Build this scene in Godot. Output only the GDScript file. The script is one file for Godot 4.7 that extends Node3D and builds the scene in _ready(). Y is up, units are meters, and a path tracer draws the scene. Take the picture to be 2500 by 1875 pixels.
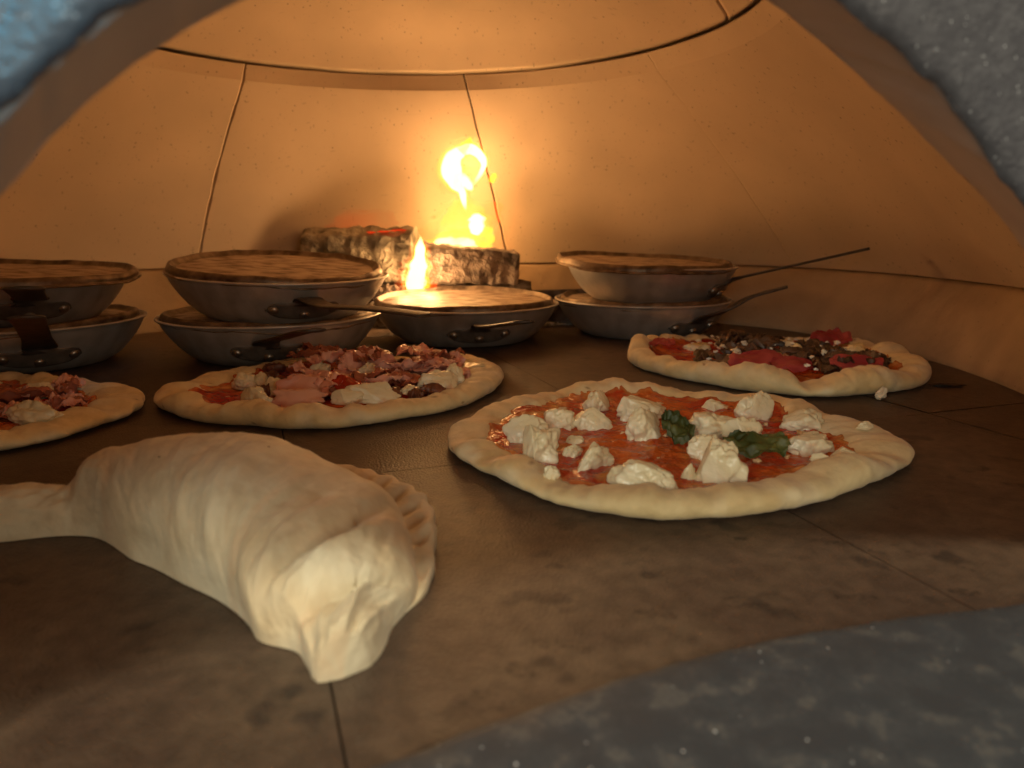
extends Node3D
# A wood-fired pizza oven seen through its mouth. Floor at y = 0, metres, camera just outside the mouth looking along -z.

var taken := {}
var M := {}
var ico_v: Array = []
var ico_f: Array = []
var nz := FastNoiseLite.new()      # smooth
var nr := FastNoiseLite.new()      # fractal
var nq := FastNoiseLite.new()      # ridged


# ---------------------------------------------------------------- naming
func numbered(called: String) -> String:
	if not taken.has(called):
		taken[called] = 0
		return called
	taken[called] += 1
	return "%s_%03d" % [called, taken[called]]


func tag(o: Node, label: String, category := "", group := "", kind := ""):
	o.set_meta("label", label)
	if category: o.set_meta("category", category)
	if group: o.set_meta("group", group)
	if kind: o.set_meta("kind", kind)
	return o


func thing(called: String, label: String, category: String, at := Vector3.ZERO, group := "", kind := "") -> Node3D:
	var o := Node3D.new()
	o.name = numbered(called)
	add_child(o)
	o.position = at
	tag(o, label, category, group, kind)
	return o


func obj(called: String, mesh: Mesh, mat: Material, parent: Node = null, at := Vector3.ZERO) -> MeshInstance3D:
	var o := MeshInstance3D.new()
	o.mesh = mesh
	if mat: o.material_override = null
	if mat:
		for k in mesh.get_surface_count():
			mesh.surface_set_material(k, mat)
	o.position = at
	if parent == null:
		o.name = numbered(called)
		add_child(o)
	else:
		o.name = called
		parent.add_child(o, true)
	return o


# ---------------------------------------------------------------- meshes
func arr_mesh(v: PackedVector3Array, n: PackedVector3Array, uv: PackedVector2Array, c: PackedColorArray, idx: PackedInt32Array, into: ArrayMesh = null) -> ArrayMesh:
	var a := []
	a.resize(Mesh.ARRAY_MAX)
	a[Mesh.ARRAY_VERTEX] = v
	a[Mesh.ARRAY_NORMAL] = n
	if uv.size(): a[Mesh.ARRAY_TEX_UV] = uv
	if c.size(): a[Mesh.ARRAY_COLOR] = c
	a[Mesh.ARRAY_INDEX] = idx
	var m := into if into else ArrayMesh.new()
	m.add_surface_from_arrays(Mesh.PRIMITIVE_TRIANGLES, a)
	return m


# a grid of nu x nv quads; pos(i, j) gives a point, outward = du x dv (or the other way with flip)
func grid(nu: int, nv: int, pos: Callable, wrap := false, flip := false, col = null, uvf = null, keep = null, into: ArrayMesh = null) -> ArrayMesh:
	var cols := nu if wrap else nu + 1
	var v := PackedVector3Array()
	var n := PackedVector3Array()
	var uv := PackedVector2Array()
	var c := PackedColorArray()
	var idx := PackedInt32Array()
	v.resize(cols * (nv + 1))
	n.resize(v.size())
	for j in nv + 1:
		for i in cols:
			v[j * cols + i] = pos.call(i, j)
	if col != null:
		c.resize(v.size())
		for j in nv + 1:
			for i in cols:
				c[j * cols + i] = col.call(i, j, v[j * cols + i])
	if uvf != null:
		uv.resize(v.size())
		for k in v.size():
			uv[k] = uvf.call(v[k])
	for j in nv:
		for i in nu:
			var a := j * cols + i
			var b := j * cols + (i + 1) % cols
			var d := a + cols
			var e := b + cols
			if keep != null and not keep.call(v[a], v[b], v[e], v[d]):
				continue
			var na := (v[e] - v[a]).cross(v[d] - v[b])
			if flip:
				na = -na
				idx.append_array([a, b, e, a, e, d])
			else:
				idx.append_array([a, e, b, a, d, e])
			n[a] += na
			n[b] += na
			n[d] += na
			n[e] += na
	for k in n.size():
		n[k] = n[k].normalized()
	return arr_mesh(v, n, uv, c, idx, into)


func lathe(profile: Array, segs := 72, warp = null, flip := false) -> ArrayMesh:
	return grid(segs, profile.size() - 1, func(i, j):
		var a: float = TAU * i / segs
		var p: Vector2 = profile[j]
		var q := Vector3(p.x * cos(a), p.y, p.x * sin(a))
		return warp.call(q, a) if warp != null else q, true, flip)


func smooth_profile(pts: Array, per := 5) -> Array:
	var out := []
	for k in pts.size() - 1:
		var a: Vector2 = pts[max(k - 1, 0)]
		var b: Vector2 = pts[k]
		var c: Vector2 = pts[k + 1]
		var d: Vector2 = pts[min(k + 2, pts.size() - 1)]
		for s in per:
			out.append(b.cubic_interpolate(c, a, d, float(s) / per))
	out.append(pts[-1])
	return out


func make_ico() -> void:
	var t := (1.0 + sqrt(5.0)) / 2.0
	var v: Array = []
	for p in [[-1, t, 0], [1, t, 0], [-1, -t, 0], [1, -t, 0], [0, -1, t], [0, 1, t], [0, -1, -t], [0, 1, -t], [t, 0, -1], [t, 0, 1], [-t, 0, -1], [-t, 0, 1]]:
		v.append(Vector3(p[0], p[1], p[2]).normalized())
	var f := [[0, 11, 5], [0, 5, 1], [0, 1, 7], [0, 7, 10], [0, 10, 11], [1, 5, 9], [5, 11, 4], [11, 10, 2], [10, 7, 6], [7, 1, 8], [3, 9, 4], [3, 4, 2], [3, 2, 6], [3, 6, 8], [3, 8, 9], [4, 9, 5], [2, 4, 11], [6, 2, 10], [8, 6, 7], [9, 8, 1]]
	for level in 5:
		ico_v.append(PackedVector3Array(v))
		ico_f.append(f.duplicate())
		var mid := {}
		var nf := []
		for tri in f:
			var m := []
			for k in 3:
				var a: int = mini(tri[k], tri[(k + 1) % 3])
				var b: int = maxi(tri[k], tri[(k + 1) % 3])
				var key := a * 100000 + b
				if not mid.has(key):
					mid[key] = v.size()
					v.append(((v[a] + v[b]) * 0.5).normalized())
				m.append(mid[key])
			nf.append_array([[tri[0], m[0], m[2]], [tri[1], m[1], m[0]], [tri[2], m[2], m[1]], [m[0], m[1], m[2]]])
		f = nf


# a closed lump: shape(unit direction) gives a point
func lump(level: int, shape: Callable, col = null, st: Array = []) -> ArrayMesh:
	var src: PackedVector3Array = ico_v[level]
	var v := PackedVector3Array()
	v.resize(src.size())
	for k in src.size():
		v[k] = shape.call(src[k])
	var n := PackedVector3Array()
	n.resize(v.size())
	var idx := PackedInt32Array()
	for t in ico_f[level]:
		var fn := (v[t[1]] - v[t[0]]).cross(v[t[2]] - v[t[0]])
		idx.append_array([t[0], t[2], t[1]])
		for q in 3:
			n[t[q]] += fn
	for k in n.size():
		n[k] = n[k].normalized()
	var c := PackedColorArray()
	if col != null:
		c.resize(v.size())
		for k in v.size():
			c[k] = col.call(v[k], n[k])
	if st.size():
		st.append([v, n, c, idx])
		return null
	return arr_mesh(v, n, PackedVector2Array(), c, idx)


func joined(list: Array) -> ArrayMesh:
	var v := PackedVector3Array()
	var n := PackedVector3Array()
	var c := PackedColorArray()
	var idx := PackedInt32Array()
	for e in list:
		if not e is Array: continue
		var off := v.size()
		v.append_array(e[0])
		n.append_array(e[1])
		c.append_array(e[2])
		for k in e[3]:
			idx.append(k + off)
	return arr_mesh(v, n, PackedVector2Array(), c, idx)


# a strap or rod with a flat rounded section, swept along points
func strap(pts: Array, widths: Array, thick: float, up := Vector3.UP) -> ArrayMesh:
	var cv := Curve3D.new()
	for k in pts.size():
		var a: Vector3 = pts[max(k - 1, 0)]
		var b: Vector3 = pts[min(k + 1, pts.size() - 1)]
		cv.add_point(pts[k], (a - b) / 6.0, (b - a) / 6.0)
	var L := cv.get_baked_length()
	var n := 36
	var ring := 14
	return grid(ring, n + 2, func(i, j):
		var s: float = clampf(float(j - 1) / n, 0.0, 1.0)
		var p := cv.sample_baked(s * L, true)
		var q := cv.sample_baked(minf(s * L + 0.002, L), true) - cv.sample_baked(maxf(s * L - 0.002, 0.0), true)
		var tdir := q.normalized()
		var side := tdir.cross(up).normalized()
		var top := side.cross(tdir).normalized()
		var f: float = s * (widths.size() - 1)
		var k: int = mini(int(f), widths.size() - 2)
		var w: float = lerpf(widths[k], widths[k + 1], f - k)
		if s > 0.94: w *= sqrt(maxf(0.0, 1.0 - pow((s - 0.94) / 0.06, 2.0) * 0.8))
		if j == 0 or j == n + 2: w *= 0.02
		var a: float = TAU * i / ring
		var cx := signf(cos(a)) * pow(absf(cos(a)), 0.5)
		var cy := signf(sin(a)) * pow(absf(sin(a)), 0.7)
		return p + side * cx * w * 0.5 + top * cy * thick * 0.5 * (0.05 if j == 0 or j == n + 2 else 1.0), true, true)


# ---------------------------------------------------------------- textures and materials
func noise(kind: int, freq: float, seed_: int, oct := 4) -> FastNoiseLite:
	var f := FastNoiseLite.new()
	f.seed = seed_
	f.frequency = freq
	f.noise_type = FastNoiseLite.TYPE_SIMPLEX_SMOOTH
	f.fractal_type = [FastNoiseLite.FRACTAL_NONE, FastNoiseLite.FRACTAL_FBM, FastNoiseLite.FRACTAL_RIDGED][kind]
	f.fractal_octaves = oct
	return f


func tex_noise(f: FastNoiseLite, size: int, stops: Array, colors: Array) -> ImageTexture:
	var g := Gradient.new()
	g.offsets = PackedFloat32Array(stops)
	var pc := PackedColorArray()
	for q in colors:
		pc.append((q as Color).linear_to_srgb())
	g.colors = pc
	var lut := PackedByteArray()
	for k in 256:
		var q := g.sample(k / 255.0)
		lut.append_array([int(q.r * 255), int(q.g * 255), int(q.b * 255)])
	var src := f.get_seamless_image(size, size, false, false, 0.15, true)
	src.convert(Image.FORMAT_L8)
	var d := src.get_data()
	var o := PackedByteArray()
	o.resize(d.size() * 3)
	for k in d.size():
		var b := d[k] * 3
		o[k * 3] = lut[b]
		o[k * 3 + 1] = lut[b + 1]
		o[k * 3 + 2] = lut[b + 2]
	return ImageTexture.create_from_image(Image.create_from_data(size, size, false, Image.FORMAT_RGB8, o))


func tex_grey(f: FastNoiseLite, size: int) -> ImageTexture:
	var src := f.get_seamless_image(size, size, false, false, 0.15, true)
	src.convert(Image.FORMAT_RGB8)
	return ImageTexture.create_from_image(src)


func col(r: float, g: float, b: float) -> Color:
	return Color(r, g, b).linear_to_srgb()


func mat(name_: String, c: Color, rough := 0.7, metal := 0.0, tri := 0.0) -> StandardMaterial3D:
	var m := StandardMaterial3D.new()
	m.resource_name = name_
	m.albedo_color = c
	m.roughness = rough
	m.metallic = metal
	if tri > 0.0:
		m.uv1_triplanar = true
		m.uv1_scale = Vector3.ONE * tri
	M[name_] = m
	return m


func bump(m: StandardMaterial3D, t: Texture2D, cm: float) -> void:
	m.heightmap_enabled = true
	m.heightmap_texture = t
	m.heightmap_scale = cm


# specks: a light field with small dark pores and soft mottling
func pore_texture(size: int, seed_: int, base: Color, dark: Color, count: int, mottle: float) -> ImageTexture:
	var r := RandomNumberGenerator.new()
	r.seed = seed_
	var f := noise(1, 3.0 / size, seed_, 5)
	var src := f.get_seamless_image(size, size, false, false, 0.15, true)
	src.convert(Image.FORMAT_L8)
	var d := src.get_data()
	var o := PackedByteArray()
	o.resize(size * size * 3)
	for k in d.size():
		var s := 1.0 + (d[k] / 255.0 - 0.5) * mottle
		var q := (base * s).linear_to_srgb()
		o[k * 3] = clampi(int(q.r * 255), 0, 255)
		o[k * 3 + 1] = clampi(int(q.g * 255), 0, 255)
		o[k * 3 + 2] = clampi(int(q.b * 255), 0, 255)
	var im := Image.create_from_data(size, size, false, Image.FORMAT_RGB8, o)
	for k in count:
		var cx := r.randi_range(3, size - 4)
		var cy := r.randi_range(3, size - 4)
		var rad := 0.6 + 1.5 * pow(r.randf(), 3.0)
		if f.get_noise_2d(cx * 2.0, cy * 2.0) < -0.05 and r.randf() < 0.8: continue
		for dy in range(-3, 4):
			for dx in range(-3, 4):
				var w := clampf(rad + 0.5 - Vector2(dx, dy * 0.8).length(), 0.0, 1.0)
				if w > 0.0:
					im.set_pixel(cx + dx, cy + dy, im.get_pixel(cx + dx, cy + dy).lerp(dark.linear_to_srgb(), w * 0.75))
	return ImageTexture.create_from_image(im)


# the oven floor's stains, laid over 1.5 m of floor
const FLOOR_SPAN := 1.5
const FLOOR_X := -0.85
const FLOOR_Z := -1.38
func floor_texture(size: int) -> ImageTexture:
	var big := noise(1, 4.0 / size, 11, 4)
	var mid := noise(1, 22.0 / size, 12, 5)
	var fine := noise(1, 110.0 / size, 13, 3)
	var spots := noise(1, 38.0 / size, 14, 3)
	var im := [big.get_image(size, size, false, false, false), mid.get_image(size, size, false, false, false), fine.get_image(size, size, false, false, false), spots.get_image(size, size, false, false, false)]
	var d := []
	for q in im:
		q.convert(Image.FORMAT_L8)
		d.append(q.get_data())
	var d0: PackedByteArray = d[0]
	var d1: PackedByteArray = d[1]
	var d2: PackedByteArray = d[2]
	var d3: PackedByteArray = d[3]
	var o := PackedByteArray()
	o.resize(size * size * 3)
	var ca := Vector3(0.062, 0.036, 0.024)
	var cb := Vector3(0.114, 0.073, 0.045)
	var cd := Vector3(0.028, 0.018, 0.014)
	for k in size * size:
		var a := d0[k] / 255.0
		var b := d1[k] / 255.0
		var c := d2[k] / 255.0
		var e := d3[k] / 255.0
		var t := clampf((a - 0.5) * 1.6 + (b - 0.5) * 1.3 + 0.45, 0.0, 1.0)
		var q := ca.lerp(cb, t)
		var s := clampf((e * 0.75 + b * 0.25 - 0.64) * 9.0, 0.0, 0.8)
		q = q.lerp(cd, s)
		q *= 0.62 + 0.76 * c
		o[k * 3] = int(255.0 * pow(clampf(q.x, 0.0, 1.0), 0.4545))
		o[k * 3 + 1] = int(255.0 * pow(clampf(q.y, 0.0, 1.0), 0.4545))
		o[k * 3 + 2] = int(255.0 * pow(clampf(q.z, 0.0, 1.0), 0.4545))
	var img := Image.create_from_data(size, size, false, Image.FORMAT_RGB8, o)
	var r := RandomNumberGenerator.new()
	r.seed = 5
	# scorch marks where the photograph shows them: x, z, half length, half width, turn
	for sc in [[0.143, -0.380, 0.006, 0.003, 0.5], [0.160, -0.358, 0.010, 0.003, 0.4], [0.172, -0.352, 0.012, 0.004, 0.7], [0.118, -0.362, 0.003, 0.002, 0.0], [-0.270, -0.585, 0.012, 0.005, 0.6], [0.02, -0.262, 0.012, 0.005, 0.2], [-0.06, -0.246, 0.004, 0.003, 0.0], [0.10, -0.295, 0.010, 0.006, 0.1], [0.06, -0.285, 0.008, 0.004, 0.3], [-0.01, -0.228, 0.010, 0.006, 0.2], [0.003, -0.245, 0.006, 0.004, 0.8], [0.15, -0.30, 0.009, 0.003, 0.0], [0.20, -0.305, 0.006, 0.003, 0.2], [0.205, -0.34, 0.02, 0.004, 0.9], [0.02, -0.33, 0.004, 0.003, 0.0], [0.24, -0.38, 0.03, 0.01, 0.8]]:
		var n := 44
		for k in n:
			var u := r.randf_range(-1, 1)
			var w := r.randf_range(-1, 1) * sqrt(1.0 - u * u)
			var x: float = sc[0] + cos(sc[4]) * u * sc[2] - sin(sc[4]) * w * sc[3]
			var z: float = sc[1] + sin(sc[4]) * u * sc[2] + cos(sc[4]) * w * sc[3]
			var px := (x - FLOOR_X) / FLOOR_SPAN * size
			var py := (z - FLOOR_Z) / FLOOR_SPAN * size
			var rad := r.randf_range(0.5, 1.7)
			for dy in range(-4, 5):
				for dx in range(-4, 5):
					var q := clampf(rad + 0.5 - Vector2(dx, dy).length(), 0.0, 1.0) * 0.26
					if q > 0.0:
						var ix := clampi(int(px) + dx, 0, size - 1)
						var iy := clampi(int(py) + dy, 0, size - 1)
						img.set_pixel(ix, iy, img.get_pixel(ix, iy).lerp(col(0.020, 0.014, 0.011), q))
	return ImageTexture.create_from_image(img)


func make_materials() -> void:
	var m := mat("dome_refractory", Color.WHITE, 0.85, 0.0, 1.9)
	m.uv1_world_triplanar = true
	m.albedo_texture = pore_texture(1024, 3, Color(0.66, 0.51, 0.365), Color(0.07, 0.035, 0.02), 1100, 0.26)
	m = mat("base_refractory", Color.WHITE, 0.85, 0.0, 3.3)
	m.uv1_world_triplanar = true
	m.albedo_texture = pore_texture(1024, 8, Color(0.44, 0.305, 0.185), Color(0.07, 0.035, 0.02), 320, 0.5)
	bump(m, tex_grey(noise(1, 0.02, 22, 5), 512), 0.16)
	mat("bedding_sand", col(0.028, 0.020, 0.015), 0.95)
	mat("dark_joint", col(0.03, 0.02, 0.015), 0.95)
	m = mat("oven_floor_stone", Color.WHITE, 0.50)
	m.albedo_texture = floor_texture(2048)
	bump(m, tex_grey(noise(1, 0.55, 31, 2), 2048), 0.11)
	m.metallic_specular = 0.5
	m = mat("collar_plaster", Color.WHITE, 0.9, 0.0, 6.0)
	m.albedo_texture = tex_noise(noise(1, 0.006, 41, 5), 512, [0.2, 0.8], [Color(0.47, 0.36, 0.31), Color(0.55, 0.43, 0.37)])
	m = mat("granite", Color.WHITE, 0.36, 0.0, 11.0)
	m.albedo_texture = granite_texture(1024)
	bump(m, tex_grey(noise(1, 0.022, 44, 3), 1024), 0.05)
	m = mat("ledge_granite", Color.WHITE, 0.6, 0.0, 4.5)
	m.albedo_texture = granite_texture(1024, true)
	# food
	m = mat("dough", Color.WHITE, 0.72, 0.0, 9.0)
	m.vertex_color_use_as_albedo = true
	m.albedo_texture = tex_noise(noise(1, 0.012, 51, 5), 512, [0.15, 0.55, 0.9], [Color(0.80, 0.76, 0.70), Color(0.96, 0.95, 0.92), Color(1, 1, 1)])
	bump(m, tex_grey(noise(1, 0.03, 52, 5), 512), 0.05)
	m.rim_enabled = true
	m.rim = 0.25
	m.rim_tint = 0.6
	m = mat("sauce", Color.WHITE, 0.15, 0.0, 16.0)
	m.vertex_color_use_as_albedo = true
	m.albedo_texture = tex_noise(noise(1, 0.02, 53, 5), 512, [0.2, 0.5, 0.8], [Color(0.8, 0.74, 0.72), Color(0.96, 0.95, 0.95), Color(1, 1, 1)])
	bump(m, tex_grey(noise(1, 0.02, 54, 3), 512), 0.09)
	m = mat("cheese", Color.WHITE, 0.26, 0.0, 30.0)
	m.vertex_color_use_as_albedo = true
	bump(m, tex_grey(noise(1, 0.03, 55, 3), 512), 0.02)
	m = mat("topping", Color.WHITE, 0.42, 0.0, 40.0)
	m.vertex_color_use_as_albedo = true
	m = mat("basil", Color.WHITE, 0.55, 0.0, 40.0)
	m.vertex_color_use_as_albedo = true
	# metal
	m = mat("pan_metal", Color.WHITE, 0.38, 0.58, 8.0)
	m.albedo_texture = tex_noise(noise(1, 0.008, 61, 5), 512, [0.15, 0.5, 0.85], [Color(0.42, 0.405, 0.385), Color(0.58, 0.565, 0.545), Color(0.68, 0.665, 0.645)])
	m = mat("lid_patina", Color.WHITE, 0.55, 0.25, 1.0)
	m.uv1_scale = Vector3(3, 6, 6)
	m.albedo_texture = tex_noise(noise(1, 0.009, 63, 5), 1024, [0.25, 0.45, 0.6, 0.8], [Color(0.15, 0.092, 0.058), Color(0.34, 0.235, 0.160), Color(0.45, 0.335, 0.240), Color(0.55, 0.44, 0.335)])
	m = mat("lid_rim_metal", Color.WHITE, 0.45, 0.7, 9.0)
	m.albedo_texture = tex_noise(noise(1, 0.01, 65, 5), 512, [0.2, 0.5, 0.8], [Color(0.05, 0.034, 0.024), Color(0.17, 0.12, 0.082), Color(0.32, 0.245, 0.18)])
	m = mat("handle_iron", Color.WHITE, 0.5, 0.25, 12.0)
	m.albedo_texture = tex_noise(noise(1, 0.01, 66, 4), 512, [0.2, 0.8], [Color(0.045, 0.036, 0.030), Color(0.115, 0.096, 0.082)])
	m = mat("bracket_iron", Color.WHITE, 0.55, 0.2, 12.0)
	m.albedo_texture = tex_noise(noise(1, 0.01, 67, 4), 512, [0.2, 0.8], [Color(0.12, 0.10, 0.085), Color(0.24, 0.205, 0.175)])
	mat("rivet_metal", col(0.42, 0.37, 0.32), 0.35, 0.9)
	# fire
	m = mat("log_wood", Color.WHITE, 0.9, 0.0, 10.0)
	m.vertex_color_use_as_albedo = true
	bump(m, tex_grey(noise(2, 0.012, 71, 4), 512), 0.35)
	m = mat("guard_steel", Color.WHITE, 0.6, 0.5, 8.0)
	m.albedo_texture = tex_noise(noise(1, 0.01, 72, 4), 512, [0.2, 0.8], [Color(0.05, 0.035, 0.028), Color(0.16, 0.12, 0.10)])
	m = mat("ash", Color.WHITE, 0.95, 0.0, 12.0)
	m.albedo_texture = tex_noise(noise(1, 0.02, 73, 5), 512, [0.2, 0.5, 0.8], [Color(0.05, 0.04, 0.035), Color(0.25, 0.21, 0.18), Color(0.5, 0.46, 0.42)])
	m = mat("ember_glow", col(0.08, 0.02, 0.01), 0.9)
	m.emission_enabled = true
	m.emission = Color(1.0, 0.25, 0.06)
	m.emission_energy_multiplier = 0.6


func granite_texture(size: int, pale := false) -> ImageTexture:
	var f1 := noise(1, 0.010, 81, 4)
	var f2 := noise(1, 0.07, 82, 3)
	var a := f1.get_seamless_image(size, size, false, false, 0.15, true)
	var b := f2.get_seamless_image(size, size, false, false, 0.15, true)
	a.convert(Image.FORMAT_L8)
	b.convert(Image.FORMAT_L8)
	var da := a.get_data()
	var db := b.get_data()
	var o := PackedByteArray()
	o.resize(size * size * 3)
	var dark := Vector3(0.032, 0.037, 0.046) if pale else Vector3(0.082, 0.080, 0.090)
	var lite := Vector3(0.052, 0.056, 0.065) if pale else Vector3(0.120, 0.118, 0.130)
	for k in size * size:
		var t := clampf((da[k] / 255.0 - 0.5) * 2.2 + (db[k] / 255.0 - 0.5) * 1.1 + 0.4, 0.0, 1.2)
		var q := dark.lerp(lite, t)
		if pale and da[k] > 165:
			q = q.lerp(Vector3(0.24, 0.21, 0.17), clampf((da[k] - 165) / 50.0, 0, 0.18) * db[k] / 190.0)
		o[k * 3] = int(255.0 * pow(clampf(q.x, 0, 1), 0.4545))
		o[k * 3 + 1] = int(255.0 * pow(clampf(q.y, 0, 1), 0.4545))
		o[k * 3 + 2] = int(255.0 * pow(clampf(q.z, 0, 1), 0.4545))
	var im := Image.create_from_data(size, size, false, Image.FORMAT_RGB8, o)
	var r := RandomNumberGenerator.new()
	r.seed = 9
	for k in (200 if pale else 300):
		var cx := r.randi_range(5, size - 6)
		var cy := r.randi_range(5, size - 6)
		var rad := 0.6 + (1.6 if pale else 3.6) * pow(r.randf(), 2.5)
		var st := r.randf_range(0.6, 1.0)
		for dy in range(-5, 6):
			for dx in range(-5, 6):
				var w := clampf(rad + 0.5 - Vector2(dx, dy * st).length(), 0.0, 1.0)
				if w > 0.0:
					im.set_pixel(cx + dx, cy + dy, im.get_pixel(cx + dx, cy + dy).lerp(col(0.80, 0.82, 0.84), w * 0.9))
	return ImageTexture.create_from_image(im)


# ---------------------------------------------------------------- oven shell
const HB := 0.092            # top of the base course
const HR := 0.372            # ring joint of the dome

func oval(phi: float, aR: float, aL: float, b: float, nR: float, nL: float) -> Vector2:
	var c := cos(phi)
	var s := sin(phi)
	var a := aR if c > 0 else aL
	var n := nR if c > 0 else nL
	var bb := b if s < 0 else 0.85
	var r := 1.0 / pow(pow(absf(c) / a, n) + pow(absf(s) / bb, n), 1.0 / n)
	var q := Vector2(-0.02 + r * c, -0.72 + r * s)
	# the right side closes in towards the mouth
	if c > 0 and q.y > -0.86:
		var k := clampf((q.y + 0.86) / 0.585, 0.0, 1.0)
		q.x = maxf(minf(q.x, 0.335), -0.02 + (q.x + 0.02) * pow(maxf(0.0, 1.0 - pow(k, 2.3)), 1.0 / 2.3))
	return q

func floor_edge(phi: float) -> Vector2:
	return oval(phi, 0.512, 0.655, 0.555, 2.8, 2.2)

func base_top(phi: float) -> Vector2:
	return oval(phi, 0.556, 0.685, 0.560, 3.1, 2.2)

func ring_edge(phi: float) -> Vector2:
	var p := phi + deg_to_rad(8.0)
	return Vector2(-0.13 + 0.362 * cos(p), -0.80 + 0.362 * sin(p))

func wall_point(phi: float, t: float, off: float) -> Vector3:
	var b := base_top(phi)
	var r := ring_edge(phi)
	var q := b.lerp(r, t)
	var mid := Vector2(-0.06, -0.75)
	var out := (q - mid).normalized()
	q += out * (0.016 * sin(PI * t) + off)
	return Vector3(q.x, lerpf(HB, HR, t), q.y)

func cap_point(phi: float, k: float, off: float) -> Vector3:
	var r := ring_edge(phi)
	var c := Vector2(-0.13, -0.80)
	var q := c.lerp(r, k)
	return Vector3(q.x, HR - 0.0006 + 0.105 * pow(maxf(0.0, 1.0 - pow(minf(k / 1.026, 1.0), 2.3)), 0.62) + off, q.y)

const WALL_O := Vector3(0, 0, -0.212)
var wall_n := Vector3(-0.37, 0, -1.0).normalized()     # into the oven
var wall_t := Vector3(1.0, 0, -0.37).normalized()      # to the right along the front
const DEEP := 0.045

func edge_loop(i: int, n: int) -> float:
	if i <= 1: return 0.0
	if i >= n - 1: return 1.0
	return lerpf(0.005, 0.995, float(i - 2) / (n - 4))

func in_front(p: Vector3) -> bool:
	return (p - WALL_O).dot(wall_n) < DEEP + 0.0045

func wp(s: float, y: float, d: float) -> Vector3:
	return WALL_O + wall_t * s + wall_n * d + Vector3(0, y, 0)

func behind_wall(a: Vector3, b: Vector3, c: Vector3, d: Vector3) -> bool:
	return not (in_front(a) and in_front(b) and in_front(c) and in_front(d))

func clamp_wall(p: Vector3) -> Vector3:
	var k := (p - WALL_O).dot(wall_n) - (DEEP + 0.004)
	return p - wall_n * k if k < 0.0 else p


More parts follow.
